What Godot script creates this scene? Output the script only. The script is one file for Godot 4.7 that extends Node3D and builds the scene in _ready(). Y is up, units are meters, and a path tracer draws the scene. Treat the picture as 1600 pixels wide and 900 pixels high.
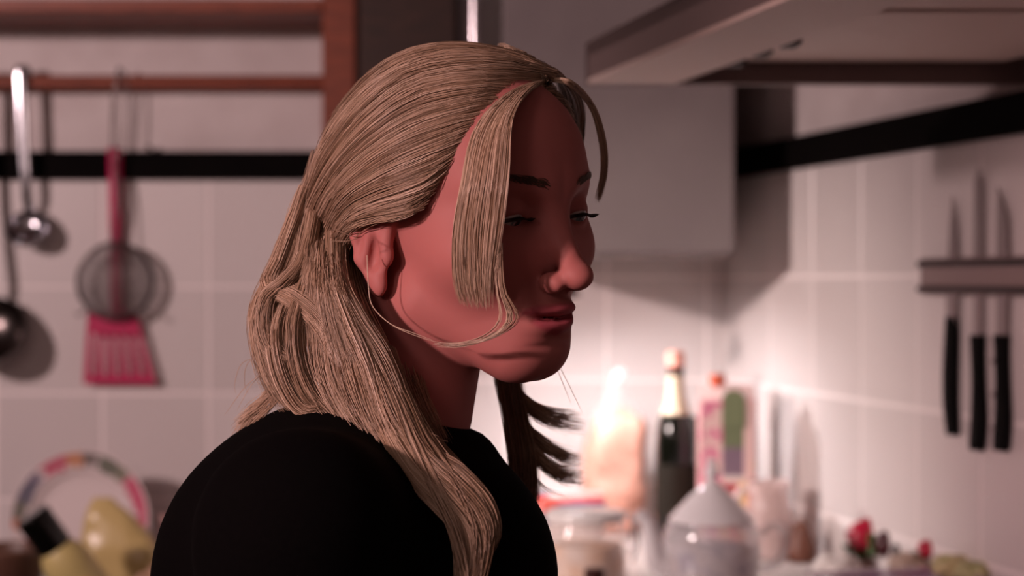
extends Node3D

const FPX := 2900.0          # focal length in pixels of the 1600x900 frame
const CAM := Vector3(0.0, 1.37, 0.0)
const HORIZON := 440.0
const BACK := 3.5            # distance of the back wall
const CORNER := Vector3(0.41, 0.0, -3.5)
const RU := Vector3(0.2283, 0.0, 0.9736)    # along the right wall, towards the camera
const RN := Vector3(-0.9736, 0.0, 0.2283)   # out of the right wall, into the room

var rng := RandomNumberGenerator.new()
var used_names := {}
var head: Transform3D
var head_inv: Transform3D
var neck_a: Vector3
var neck_b: Vector3
var neck_c: Vector3

# ---------------------------------------------------------------- mesh builder
class MB:
	var v := PackedVector3Array()
	var n := PackedVector3Array()
	var c := PackedColorArray()
	var uv := PackedVector2Array()
	var i := PackedInt32Array()
	func vert(p: Vector3, nn: Vector3, col := Color.WHITE, t := Vector2.ZERO) -> int:
		v.push_back(p)
		n.push_back(nn)
		c.push_back(col)
		uv.push_back(t)
		return v.size() - 1
	func tri(a: int, b: int, d: int) -> void:
		var g := (v[d] - v[a]).cross(v[b] - v[a])
		if g.dot(n[a] + n[b] + n[d]) >= 0.0:
			i.push_back(a); i.push_back(b); i.push_back(d)
		else:
			i.push_back(a); i.push_back(d); i.push_back(b)
	func quad(a: int, b: int, d: int, e: int) -> void:
		tri(a, b, d)
		tri(a, d, e)
	func flat(pts: Array, nn: Vector3, col := Color.WHITE, uvs: Array = []) -> void:
		var f := v.size()
		for k in pts.size():
			vert(pts[k], nn, col, uvs[k] if uvs.size() else Vector2.ZERO)
		for k in range(1, pts.size() - 1):
			tri(f, f + k, f + k + 1)
	func mesh() -> ArrayMesh:
		var a := []
		a.resize(Mesh.ARRAY_MAX)
		a[Mesh.ARRAY_VERTEX] = v
		a[Mesh.ARRAY_NORMAL] = n
		a[Mesh.ARRAY_COLOR] = c
		a[Mesh.ARRAY_TEX_UV] = uv
		a[Mesh.ARRAY_INDEX] = i
		var m := ArrayMesh.new()
		m.add_surface_from_arrays(Mesh.PRIMITIVE_TRIANGLES, a)
		return m

# ---------------------------------------------------------------- places
func P(px: float, py: float, d: float) -> Vector3:
	return Vector3((px - 800.0) / FPX * d, CAM.y + (HORIZON - py) / FPX * d, -d)

func on_right_wall(px: float, py: float, off := 0.0) -> Vector3:
	var r := (px - 800.0) / FPX
	var o := CORNER + RN * off
	var t := (r * -o.z - o.x) / (RU.x + r * RU.z)
	var q := o + RU * t
	q.y = CAM.y + (HORIZON - py) / FPX * -q.z
	return q

# ---------------------------------------------------------------- nodes
func numbered(called: String) -> String:
	var k: int = used_names.get(called, 0)
	used_names[called] = k + 1
	return called if k == 0 else "%s_%03d" % [called, k]

func tag(o: Node, label: String, category: String, group := "") -> Node:
	o.set_meta("label", label)
	o.set_meta("category", category)
	if group != "":
		o.set_meta("group", group)
	return o

func thing(called: String, label: String, category: String, where := Vector3.ZERO, group := "") -> Node3D:
	var o := Node3D.new()
	o.name = numbered(called)
	add_child(o)
	o.position = where
	tag(o, label, category, group)
	return o

func part(called: String, m: Mesh, material: Material, parent: Node, xf := Transform3D.IDENTITY) -> MeshInstance3D:
	var o := MeshInstance3D.new()
	o.name = called if parent != self else numbered(called)
	o.mesh = m
	o.material_override = null
	o.set_surface_override_material(0, material)
	parent.add_child(o, true)
	o.transform = xf
	return o

func struct(called: String, m: Mesh, material: Material, xf := Transform3D.IDENTITY) -> MeshInstance3D:
	var o := part(called, m, material, self, xf)
	o.set_meta("kind", "structure")
	return o

func mat(col: Color, rough := 0.6, metal := 0.0, vcol := false) -> StandardMaterial3D:
	var m := StandardMaterial3D.new()
	m.albedo_color = col
	m.roughness = rough
	m.metallic = metal
	m.vertex_color_use_as_albedo = vcol
	return m

func noise_tex(freq: float, a: Color, b: Color, sd: int, size := 256, stretch := 1.0) -> ImageTexture:
	var nz := FastNoiseLite.new()
	nz.seed = sd
	nz.frequency = freq
	nz.fractal_octaves = 4
	var im := Image.create(size, size, false, Image.FORMAT_RGB8)
	for y in size:
		for x in size:
			# blended over the edge so that it repeats without a seam
			var fx := float(x) / size
			var fy := float(y) / size
			var s := 0.0
			s += nz.get_noise_2d(x, y * stretch) * (1 - fx) * (1 - fy)
			s += nz.get_noise_2d(x - size, y * stretch) * fx * (1 - fy)
			s += nz.get_noise_2d(x, (y - size) * stretch) * (1 - fx) * fy
			s += nz.get_noise_2d(x - size, (y - size) * stretch) * fx * fy
			im.set_pixel(x, y, a.lerp(b, clampf(0.5 + s, 0, 1)))
	return ImageTexture.create_from_image(im)

func grain(m: StandardMaterial3D, t: Texture2D, scale: float, world := true) -> StandardMaterial3D:
	m.albedo_texture = t
	m.uv1_triplanar = true
	m.uv1_world_triplanar = world
	m.uv1_scale = Vector3.ONE * scale
	return m

# ---------------------------------------------------------------- shapes
func bbox(mb: MB, size: Vector3, b: float, xf := Transform3D.IDENTITY, col := Color.WHITE, uvs := false) -> void:
	var h := size * 0.5
	b = minf(b, minf(h.x, minf(h.y, h.z)) * 0.9)
	var pos := func(ax: int, s: Vector3) -> Vector3:
		var q := Vector3(s.x * (h.x - (0.0 if ax == 0 else b)), s.y * (h.y - (0.0 if ax == 1 else b)), s.z * (h.z - (0.0 if ax == 2 else b)))
		return xf * q
	for ax in 3:
		for sg in [-1.0, 1.0]:
			var pts := []
			var tx := []
			for cc in [[-1.0, -1.0], [1.0, -1.0], [1.0, 1.0], [-1.0, 1.0]]:
				var s := Vector3.ZERO
				s[ax] = sg
				s[(ax + 1) % 3] = cc[0]
				s[(ax + 2) % 3] = cc[1]
				pts.append(pos.call(ax, s))
				var q := s * 0.5 + Vector3(0.5, 0.5, 0.5)
				tx.append(Vector2(q.x, 1.0 - q.y) if ax == 2 else Vector2(q.z, 1.0 - q.y))
			var nn := Vector3.ZERO
			nn[ax] = sg
			mb.flat(pts, (xf.basis * nn).normalized(), col, tx if uvs else [])
	for ax in 3:
		var a1 := (ax + 1) % 3
		var a2 := (ax + 2) % 3
		for s1 in [-1.0, 1.0]:
			for s2 in [-1.0, 1.0]:
				var lo := Vector3.ZERO
				lo[ax] = -1.0
				lo[a1] = s1
				lo[a2] = s2
				var hi := lo
				hi[ax] = 1.0
				var nn := Vector3.ZERO
				nn[a1] = s1
				nn[a2] = s2
				mb.flat([pos.call(a1, lo), pos.call(a1, hi), pos.call(a2, hi), pos.call(a2, lo)], (xf.basis * nn).normalized(), col)
	for sx in [-1.0, 1.0]:
		for sy in [-1.0, 1.0]:
			for sz in [-1.0, 1.0]:
				var s := Vector3(sx, sy, sz)
				mb.flat([pos.call(0, s), pos.call(1, s), pos.call(2, s)], (xf.basis * s).normalized(), col)

func box_mesh(size: Vector3, b: float, col := Color.WHITE, uvs := false) -> ArrayMesh:
	var mb := MB.new()
	bbox(mb, size, b, Transform3D.IDENTITY, col, uvs)
	return mb.mesh()

# a lathe round the y axis: profile of (radius, height)
func lathe(mb: MB, prof: Array, seg := 40, xf := Transform3D.IDENTITY, colf = null) -> void:
	var rows := prof.size()
	var f := mb.v.size()
	for r in rows:
		var p: Vector2 = prof[r]
		var a: Vector2 = prof[maxi(r - 1, 0)]
		var b: Vector2 = prof[mini(r + 1, rows - 1)]
		var t := (b - a).normalized()
		for s in seg + 1:
			var an := TAU * s / seg
			var d := Vector3(cos(an), 0, sin(an))
			var q := d * p.x + Vector3(0, p.y, 0)
			var nn := d * t.y - Vector3(0, t.x, 0)
			var col: Color = colf.call(q) if colf != null else Color.WHITE
			mb.vert(xf * q, (xf.basis * nn).normalized(), col, Vector2(float(s) / seg, float(r) / rows))
	for r in rows - 1:
		for s in seg:
			var k := f + r * (seg + 1) + s
			mb.quad(k, k + 1, k + seg + 2, k + seg + 1)

func tube(mb: MB, pts: Array, rads: Array, sides := 10, col := Color.WHITE, flatten := 1.0, caps := true) -> void:
	var up := Vector3(0.13, 0.21, 0.97)
	var f := mb.v.size()
	var cnt := pts.size()
	var side := Vector3.ZERO
	for k in cnt:
		var t: Vector3 = (pts[mini(k + 1, cnt - 1)] - pts[maxi(k - 1, 0)]).normalized()
		if k == 0:
			if absf(t.dot(up)) > 0.9:
				up = Vector3(1, 0.1, 0)
			side = t.cross(up).normalized()
		else:
			side = (side - t * side.dot(t)).normalized()
		var oth := t.cross(side)
		var r: float = rads[mini(k, rads.size() - 1)]
		for s in sides:
			var an := TAU * s / sides
			var nn := side * cos(an) + oth * sin(an)
			mb.vert(pts[k] + side * cos(an) * r + oth * sin(an) * r * flatten, nn, col)
	for k in cnt - 1:
		for s in sides:
			var a := f + k * sides + s
			var b := f + k * sides + (s + 1) % sides
			mb.quad(a, b, b + sides, a + sides)
	if caps:
		for e in [0, cnt - 1]:
			var t: Vector3 = (pts[1] - pts[0]).normalized() * -1.0 if e == 0 else (pts[cnt - 1] - pts[cnt - 2]).normalized()
			var ring := []
			for s in sides:
				ring.append(mb.v[f + e * sides + s])
			mb.flat(ring, t, col)

# an outline in x, y pushed along z from -depth/2 to depth/2
func prism(mb: MB, outline: PackedVector2Array, depth: float, xf := Transform3D.IDENTITY, col := Color.WHITE) -> void:
	var idx := Geometry2D.triangulate_polygon(outline)
	for s in [-1.0, 1.0]:
		var f := mb.v.size()
		for p in outline:
			mb.vert(xf * Vector3(p.x, p.y, s * depth * 0.5), (xf.basis * Vector3(0, 0, s)).normalized(), col, Vector2(p.x, p.y))
		for k in range(0, idx.size(), 3):
			mb.tri(f + idx[k], f + idx[k + 1], f + idx[k + 2])
	var ccw := not Geometry2D.is_polygon_clockwise(outline)
	for k in outline.size():
		var a := outline[k]
		var b := outline[(k + 1) % outline.size()]
		var e := (b - a).normalized()
		var nn := Vector3(e.y, -e.x, 0) * (1.0 if ccw else -1.0)
		mb.flat([xf * Vector3(a.x, a.y, -depth * 0.5), xf * Vector3(b.x, b.y, -depth * 0.5), xf * Vector3(b.x, b.y, depth * 0.5), xf * Vector3(a.x, a.y, depth * 0.5)], (xf.basis * nn).normalized(), col)

func cat(pts: Array, t: float) -> Vector3:
	var cnt := pts.size()
	var x := clampf(t, 0.0, 1.0) * (cnt - 1)
	var k := mini(int(x), cnt - 2)
	var u := x - k
	var a: Vector3 = pts[maxi(k - 1, 0)]
	var b: Vector3 = pts[k]
	var c: Vector3 = pts[k + 1]
	var d: Vector3 = pts[mini(k + 2, cnt - 1)]
	return 0.5 * (2.0 * b + (c - a) * u + (2.0 * a - 5.0 * b + 4.0 * c - d) * u * u + (3.0 * b - a - 3.0 * c + d) * u * u * u)

func smooth_line(pts: Array, steps: int) -> Array:
	var out := []
	for k in steps + 1:
		out.append(cat(pts, float(k) / steps))
	return out

# ---------------------------------------------------------------- distance fields
func smin(a: float, b: float, k: float) -> float:
	var h := maxf(k - absf(a - b), 0.0) / k
	return minf(a, b) - h * h * k * 0.25

func smax(a: float, b: float, k: float) -> float:
	return -smin(-a, -b, k)

func ell(p: Vector3, c: Vector3, r: Vector3) -> float:
	var q := (p - c) / r
	var k0 := q.length()
	var k1 := (q / r).length()
	return k0 * (k0 - 1.0) / maxf(k1, 1e-6)

func cone(p: Vector3, a: Vector3, b: Vector3, ra: float, rb: float) -> float:
	var pa := p - a
	var ba := b - a
	var t := clampf(pa.dot(ba) / ba.dot(ba), 0.0, 1.0)
	return (pa - ba * t).length() - lerpf(ra, rb, t)

# surface nets of the field f inside lo..hi with cells of h; only blocks near the surface are visited
func nets(mb: MB, f: Callable, lo: Vector3, hi: Vector3, h: float, xf: Transform3D, colf) -> void:
	var B := 4
	var nb := Vector3i(((hi - lo) / (h * B)).ceil())
	var nx := nb.x * B + 1
	var ny := nb.y * B + 1
	var nz := nb.z * B + 1
	var grid := PackedFloat32Array()
	grid.resize(nx * ny * nz)
	grid.fill(9.0)
	var active := []
	var reach := h * B * 0.8661 * 1.25 + h
	for bz in nb.z:
		for by in nb.y:
			for bx in nb.x:
				var ctr := lo + Vector3(bx + 0.5, by + 0.5, bz + 0.5) * (h * B)
				if absf(f.call(ctr)) > reach:
					continue
				active.append(Vector3i(bx, by, bz))
				for z in range(bz * B, bz * B + B + 1):
					for y in range(by * B, by * B + B + 1):
						for x in range(bx * B, bx * B + B + 1):
							var k := (z * ny + y) * nx + x
							if grid[k] == 9.0:
								grid[k] = f.call(lo + Vector3(x, y, z) * h)
	var cell := {}
	var corner := [0, 1, nx, nx + 1, nx * ny, nx * ny + 1, nx * ny + nx, nx * ny + nx + 1]
	var off := [Vector3(0, 0, 0), Vector3(1, 0, 0), Vector3(0, 1, 0), Vector3(1, 1, 0), Vector3(0, 0, 1), Vector3(1, 0, 1), Vector3(0, 1, 1), Vector3(1, 1, 1)]
	var edges := [[0, 1], [2, 3], [4, 5], [6, 7], [0, 2], [1, 3], [4, 6], [5, 7], [0, 4], [1, 5], [2, 6], [3, 7]]
	var e := h * 0.6
	for b in active:
		for z in range(b.z * B, b.z * B + B):
			for y in range(b.y * B, b.y * B + B):
				for x in range(b.x * B, b.x * B + B):
					var k := (z * ny + y) * nx + x
					var neg := 0
					for q in 8:
						if grid[k + corner[q]] < 0.0:
							neg += 1
					if neg == 0 or neg == 8:
						continue
					var sum := Vector3.ZERO
					var cnt := 0
					for ed in edges:
						var va := grid[k + corner[ed[0]]]
						var vb := grid[k + corner[ed[1]]]
						if (va < 0.0) != (vb < 0.0):
							var a: Vector3 = off[ed[0]]
							sum += a.lerp(off[ed[1]], va / (va - vb))
							cnt += 1
					var p := lo + (Vector3(x, y, z) + sum / cnt) * h
					var g := Vector3.ZERO
					for s in [Vector3(1, -1, -1), Vector3(-1, -1, 1), Vector3(-1, 1, -1), Vector3(1, 1, 1)]:
						g += s * f.call(p + s * e)
					cell[k] = mb.vert(xf * p, (xf.basis * g).normalized(), colf.call(p) if colf != null else Color.WHITE)
	var step := [1, nx, nx * ny]
	for k in cell:
		var v0 := grid[k]
		for ax in 3:
			var v1 := grid[k + step[ax]]
			if (v0 < 0.0) == (v1 < 0.0):
				continue
			var s1: int = step[(ax + 1) % 3]
			var s2: int = step[(ax + 2) % 3]
			if cell.has(k - s1) and cell.has(k - s2) and cell.has(k - s1 - s2):
				mb.quad(cell[k], cell[k - s1], cell[k - s1 - s2], cell[k - s2])

# ================================================================ THE SCENE
func _ready() -> void:
	rng.seed = 7
	# ---- camera
	var cam := Camera3D.new()
	cam.name = "camera"
	add_child(cam)
	cam.position = CAM
	cam.rotation.x = -atan((450.0 - HORIZON) / FPX)
	cam.fov = rad_to_deg(2.0 * atan(450.0 / FPX))
	cam.near = 0.05
	cam.far = 50.0
	var lens := CameraAttributesPhysical.new()
	lens.frustum_focal_length = 12.0 / tan(atan(450.0 / FPX))
	lens.frustum_near = 0.05
	lens.frustum_far = 50.0
	lens.frustum_focus_distance = 1.22
	lens.exposure_aperture = 6.2
	cam.attributes = lens
	cam.current = true
	# ---- environment
	var env := Environment.new()
	env.background_mode = Environment.BG_COLOR
	env.background_color = Color(0.01, 0.01, 0.012)
	env.tonemap_mode = Environment.TONE_MAPPER_LINEAR
	env.tonemap_exposure = 1.0
	env.sdfgi_enabled = true
	env.ssao_enabled = true
	env.ssil_enabled = true
	var we := WorldEnvironment.new()
	we.name = "environment"
	we.environment = env
	add_child(we)
	# ---- lights: unseen spots beyond the left, placed to light corner, wall and person; weak fill
	var lamp_at := Vector3(-2.35, 2.12, -1.0)
	spot("unseen_corner_spot", lamp_at, P(1030, 690, 3.0), 11.0, 6.6, Color(1.0, 0.93, 0.90), 0.09)
	spot("unseen_wall_spot", lamp_at, P(470, 390, 3.5), 32.0, 5.2, Color(1.0, 0.87, 0.87), 0.09)
	spot("unseen_person_spot", Vector3(-1.75, 1.85, 0.32), P(680, 450, 1.28), 11.0, 5.1, Color(1.0, 0.82, 0.82), 0.07)
	var room := OmniLight3D.new()  # fill light out of view behind the camera, lifts shade across the room
	room.name = "room_fill_light"
	add_child(room)
	room.position = Vector3(-1.0, 1.9, 0.6)
	room.light_energy = 0.40
	room.light_color = Color(1.0, 0.86, 0.84)
	room.light_size = 0.2
	room.shadow_enabled = true
	room.omni_range = 12.0
	room.omni_attenuation = 2.0
	# ---- the place
	build_room()
	build_counter()
	build_hood()
	build_wall_cupboards()
	build_utensils()
	build_knives()
	build_corner_groceries()
	build_right_tray()
	build_left_dishes()
	build_person()

func spot(called: String, from: Vector3, to: Vector3, angle: float, energy: float, col: Color, size: float, up := Vector3.UP) -> void:
	var l := SpotLight3D.new()
	l.name = called
	add_child(l)
	l.look_at_from_position(from, to, up)
	l.spot_angle = angle
	l.spot_angle_attenuation = 1.0
	l.spot_attenuation = 2.0
	l.spot_range = 14.0
	l.light_energy = energy
	l.light_color = col
	l.light_size = size
	l.shadow_enabled = true

# ---------------------------------------------------------------- room
func build_room() -> void:
	var plaster := grain(mat(Color(1, 1, 1), 0.85), noise_tex(0.02, Color(0.77, 0.72, 0.71), Color(0.84, 0.8, 0.79), 3), 1.3)
	var floor_m := grain(mat(Color(1, 1, 1), 0.6), noise_tex(0.03, Color(0.34, 0.26, 0.21), Color(0.44, 0.35, 0.29), 5), 0.8)
	var xl := -3.2
	var zf := 1.8
	var top := 2.75
	var xr := CORNER.x + RU.x / RU.z * (zf + BACK)
	struct("floor", box_mesh(Vector3(xr - xl + 0.4, 0.1, zf + BACK + 0.4), 0.002), floor_m, Transform3D(Basis(), Vector3((xl + xr) / 2, -0.05, (zf - BACK) / 2)))
	struct("ceiling", box_mesh(Vector3(xr - xl + 0.4, 0.1, zf + BACK + 0.4), 0.002), plaster, Transform3D(Basis(), Vector3((xl + xr) / 2, top + 0.05, (zf - BACK) / 2)))
	var wb := struct("wall_back", box_mesh(Vector3(0.5 - xl, top, 0.1), 0.002), plaster, Transform3D(Basis(), Vector3((xl + 0.5) / 2, top / 2, -BACK - 0.05)))
	struct("wall_left", box_mesh(Vector3(0.1, top, zf + BACK + 0.1), 0.002), plaster, Transform3D(Basis(), Vector3(xl - 0.05, top / 2, (zf - BACK) / 2)))
	struct("wall_front", box_mesh(Vector3(xr - xl + 0.2, top, 0.1), 0.002), plaster, Transform3D(Basis(), Vector3((xl + xr) / 2, top / 2, zf + 0.05)))
	var rlen := (zf + BACK) / RU.z
	var rb := Basis(RU, Vector3.UP, RN)
	var wr := struct("wall_right", box_mesh(Vector3(rlen + 0.1, top, 0.1), 0.002), plaster, Transform3D(rb, CORNER + RU * (rlen / 2 - 0.03) - RN * 0.05 + Vector3(0, top / 2, 0)))
	# grout beds and tiles
	var grout := mat(Color(0.93, 0.89, 0.88), 0.8)
	var tones := []
	for k in 4:
		tones.append(mat(Color(0.80 + 0.012 * k, 0.765 + 0.012 * k, 0.755 + 0.012 * k), 0.32))
	part("grout", box_mesh(Vector3(1.99, 0.8, 0.0098), 0.001), grout, wb, wb.transform.affine_inverse() * Transform3D(Basis(), Vector3(-0.59, 1.161, -BACK + 0.0049)))
	part("grout", box_mesh(Vector3(2.4, 0.8, 0.0098), 0.001), grout, wr, wr.transform.affine_inverse() * Transform3D(rb, CORNER + RU * 1.205 + RN * 0.0049 + Vector3(0, 1.161, 0)))
	var cache := {}
	var lay := func(host: MeshInstance3D, origin: Vector3, bas: Basis, xs: Array, ys: Array) -> void:
		for a in xs.size() - 1:
			for b in ys.size() - 1:
				var w: float = absf(xs[a + 1] - xs[a]) - 0.006
				var hh: float = absf(ys[b + 1] - ys[b]) - 0.006
				if w < 0.01 or hh < 0.01:
					continue
				var key := "%.3f %.3f" % [w, hh]
				if not cache.has(key):
					cache[key] = box_mesh(Vector3(w, hh, 0.009), 0.0012)
				var tilt := Basis(Vector3.UP, rng.randf_range(-0.004, 0.004)) * Basis(Vector3.RIGHT, rng.randf_range(-0.004, 0.004))
				var at: Vector3 = origin + bas.x * (xs[a] + xs[a + 1]) * 0.5 + Vector3.UP * (ys[b] + ys[b + 1]) * 0.5 + bas.z * 0.0065
				part("tile", cache[key], tones[rng.randi() % 4], host, host.transform.affine_inverse() * Transform3D(bas * tilt, at))
	var ys1 := [0.76, 0.96, 1.16, 1.36, 1.561]
	var ys2 := [0.80, 0.99, 1.185, 1.378, 1.561]
	var xs1 := []
	for k in 7:
		xs1.append(P(327, 0, BACK).x + 0.2 * (k - 5))
	xs1.append(-0.13)
	lay.call(wb, Vector3(0, 0, -BACK), Basis(), xs1, ys1)
	lay.call(wb, Vector3(0, 0, -BACK), Basis(), [-0.13, -0.01, 0.178, 0.366, 0.405], ys2)
	var xs2 := [0.006, 0.235]
	for k in 11:
		xs2.append(0.433 + 0.196 * k)
	lay.call(wr, CORNER, rb, xs2, ys2)
	# black wooden strips above the tiles
	var black := grain(mat(Color(1, 1, 1), 0.55), noise_tex(0.02, Color(0.030, 0.022, 0.022), Color(0.055, 0.042, 0.04), 9, 128, 4.0), 2.0)
	black.metallic_specular = 0.15
	black.roughness = 0.8
	struct("trim_1", box_mesh(Vector3(1.955, 0.054, 0.022), 0.002), black, Transform3D(Basis(), Vector3(-0.587, 1.588, -BACK + 0.011)))
	struct("trim_2", box_mesh(Vector3(2.4, 0.054, 0.022), 0.002), black, Transform3D(rb, CORNER + RU * 1.21 + RN * 0.011 + Vector3(0, 1.588, 0)))

# ---------------------------------------------------------------- worktops
func build_counter() -> void:
	var top_m := grain(mat(Color(1, 1, 1), 0.35), noise_tex(0.08, Color(0.72, 0.67, 0.65), Color(0.82, 0.78, 0.76), 12), 2.5)
	var white := mat(Color(0.74, 0.70, 0.68), 0.45)
	var steel := mat(Color(0.62, 0.61, 0.62), 0.3, 1.0)
	var dark := mat(Color(0.12, 0.11, 0.11), 0.7)
	# L-shaped worktop outline seen from above
	var w := thing("worktop", "pale stone worktop running round the tiled corner", "worktop", Vector3(0, 0.88, 0))
	var a := CORNER + RN * 0.012
	var far_end := a + RU * 2.35
	var front_end := far_end + RN * 0.6
	var inner_z := -2.52
	var t := (inner_z - (a.z + RN.z * 0.6)) / RU.z
	var inner := a + RN * 0.6 + RU * t
	var poly := PackedVector2Array([Vector2(-0.36, BACK - 0.013), Vector2(a.x - 0.005, BACK - 0.013), Vector2(far_end.x, -far_end.z), Vector2(front_end.x, -front_end.z), Vector2(inner.x, -inner.z), Vector2(-0.36, -inner_z)])
	var mb := MB.new()
	prism(mb, poly, 0.04, Transform3D(Basis(Vector3(1, 0, 0), Vector3(0, 0, -1), Vector3(0, 1, 0)), Vector3(0, 0.02, 0)))
	part("slab", mb.mesh(), top_m, w)
	var cab := func(label: String, origin: Vector3, bas: Basis, width: float, height: float, deep: float) -> void:
		var o := thing("base_cabinet", label, "cabinet", origin, "base cabinets")
		o.basis = bas
		part("body", box_mesh(Vector3(width, height - 0.1, deep), 0.003), white, o, Transform3D(Basis(), Vector3(0, 0.1 + (height - 0.1) / 2, 0)))
		part("plinth", box_mesh(Vector3(width - 0.02, 0.1, deep - 0.06), 0.002), dark, o, Transform3D(Basis(), Vector3(0, 0.05, -0.02)))
		for k in 2:
			var d := part("door", box_mesh(Vector3(width / 2 - 0.006, height - 0.14, 0.018), 0.003), white, o, Transform3D(Basis(), Vector3((k - 0.5) * width / 2, 0.1 + (height - 0.1) / 2, deep / 2 + 0.009)))
			part("handle", box_mesh(Vector3(0.012, 0.14, 0.025), 0.004), steel, d, Transform3D(Basis(), Vector3((0.5 - k) * (width / 2 - 0.08), 0.2, 0.0215)))
	cab.call("white base cabinet under the corner end of the pale worktop", Vector3(-0.03, 0, -3.025), Basis(), 0.56, 0.88, 0.90)
	cab.call("white base cabinet under the worktop below the extractor hood", CORNER + RU * 1.72 + RN * 0.30, Basis(RU, Vector3.UP, RN), 1.2, 0.88, 0.54)
	# lower steel draining board on the left
	var s := thing("draining_board", "stainless steel draining board below the hanging utensils", "draining board", Vector3(-0.95, 0.76, -3.195))
	part("board", box_mesh(Vector3(1.16, 0.04, 0.58), 0.006), steel, s, Transform3D(Basis(), Vector3(0, 0.02, 0)))
	for k in 9:
		part("rib", box_mesh(Vector3(0.012, 0.006, 0.46), 0.002), steel, s, Transform3D(Basis(), Vector3(-0.44 + 0.11 * k, 0.042, 0)))
	cab.call("white base cabinet under the steel draining board", Vector3(-0.95, 0, -3.215), Basis(), 1.12, 0.76, 0.54)

# ---------------------------------------------------------------- extractor hood
func build_hood() -> void:
	var metal := mat(Color(0.50, 0.43, 0.42), 0.42, 0.35)
	var pale := mat(Color(0.88, 0.80, 0.76), 0.5)
	var dark := mat(Color(0.10, 0.085, 0.08), 0.6)
	var d0 := 2.36
	var c0 := P(915, 133, d0)
	var dir := Vector3(0.208, 0, 0.978)
	var len := 0.95
	var y0 := c0.y
	var wall_at := func(z: float) -> float: return CORNER.x + RU.x / RU.z * (z + BACK) - 0.016
	var fl := c0
	var nl := c0 + dir * len
	var fr := Vector3(wall_at.call(fl.z - 0.01), y0, fl.z - 0.01)
	var nr := Vector3(wall_at.call(nl.z), y0, nl.z)
	var h := thing("extractor_hood", "flat metal extractor hood jutting from the right wall above the worktop", "extractor hood", Vector3(fr.x, y0, fr.z))
	var o := Vector3(fr.x, 0, fr.z)
	# prism axes: outline (x, -z) laid flat
	var lie := func(y: float) -> Transform3D: return Transform3D(Basis(Vector3(1, 0, 0), Vector3(0, 0, -1), Vector3(0, 1, 0)), Vector3(0, y, 0))
	var q := func(p: Vector3) -> Vector2: return Vector2(p.x - o.x, -(p.z - o.z))
	# upper shell: closed top slab
	var mb := MB.new()
	prism(mb, PackedVector2Array([q.call(fl), q.call(fr), q.call(nr), q.call(nl)]), 0.018, lie.call(0.044))
	part("shell_top", mb.mesh(), metal, h)
	var side := Vector3(1, 0, 0)
	# the lip: bars round the recess
	var il0 := fl + side * 0.11 + dir * 0.014
	var il1 := nl + side * 0.11 - dir * 0.03
	var ir0 := fr - side * 0.01 + dir * 0.014
	var ir1 := nr - side * 0.01 - dir * 0.03
	mb = MB.new()
	prism(mb, PackedVector2Array([q.call(fl), q.call(fl + side * 0.11), q.call(nl + side * 0.11), q.call(nl)]), 0.006, lie.call(0.003))
	part("side_lip", mb.mesh(), pale, h)
	mb = MB.new()
	prism(mb, PackedVector2Array([q.call(fl), q.call(fl + side * 0.008), q.call(nl + side * 0.008), q.call(nl)]), 0.047, lie.call(0.0295))
	part("front_panel", mb.mesh(), metal, h)
	mb = MB.new()
	prism(mb, PackedVector2Array([q.call(fl), q.call(fr), q.call(ir0), q.call(fl + dir * 0.014)]), 0.035, lie.call(0.0175))
	part("end_panel", mb.mesh(), metal, h)
	mb = MB.new()
	prism(mb, PackedVector2Array([q.call(il1 - side * 0.11), q.call(ir1), q.call(nr), q.call(nl)]), 0.035, lie.call(0.0175))
	part("end_panel", mb.mesh(), metal, h)
	# grease filter plates inside the recess
	for k in 2:
		var f0 := 0.03 + 0.46 * k
		var f1 := f0 + 0.43
		var a := fl + dir * f0 + side * 0.16
		var b := fl + dir * f1 + side * 0.16
		var aw: float = wall_at.call(a.z) - 0.05
		var bw: float = wall_at.call(b.z) - 0.05
		mb = MB.new()
		prism(mb, PackedVector2Array([q.call(a), q.call(Vector3(aw, 0, a.z)), q.call(Vector3(bw, 0, b.z)), q.call(b)]), 0.008, lie.call(0.031))
		part("filter", mb.mesh(), pale, h)
	# dark strip painted as the edge shadow beside the lip, with switches on it
	mb = MB.new()
	prism(mb, PackedVector2Array([q.call(fl + side * 0.113 + dir * 0.05), q.call(fl + side * 0.15 + dir * 0.05), q.call(nl + side * 0.15 - dir * 0.05), q.call(nl + side * 0.113 - dir * 0.05)]), 0.02, lie.call(0.025))
	part("lip_shadow_strip", mb.mesh(), dark, h)
	for k in 3:
		var s := fl + dir * (0.18 + 0.09 * k) + side * 0.132
		part("switch", box_mesh(Vector3(0.022, 0.012, 0.04), 0.003), dark, h, Transform3D(Basis(), s - o - Vector3(0, y0, 0) + Vector3(0, 0.010, 0)))
	# chimney against the wall, up to the ceiling
	part("chimney", box_mesh(Vector3(0.26, 2.74 - y0 - 0.053, 0.26), 0.004), metal, h, Transform3D(Basis(RU, Vector3.UP, RN), CORNER + RU * 1.65 + RN * 0.15 - o + Vector3(0, (2.74 - y0 - 0.053) / 2 + 0.053, 0)))

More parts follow.
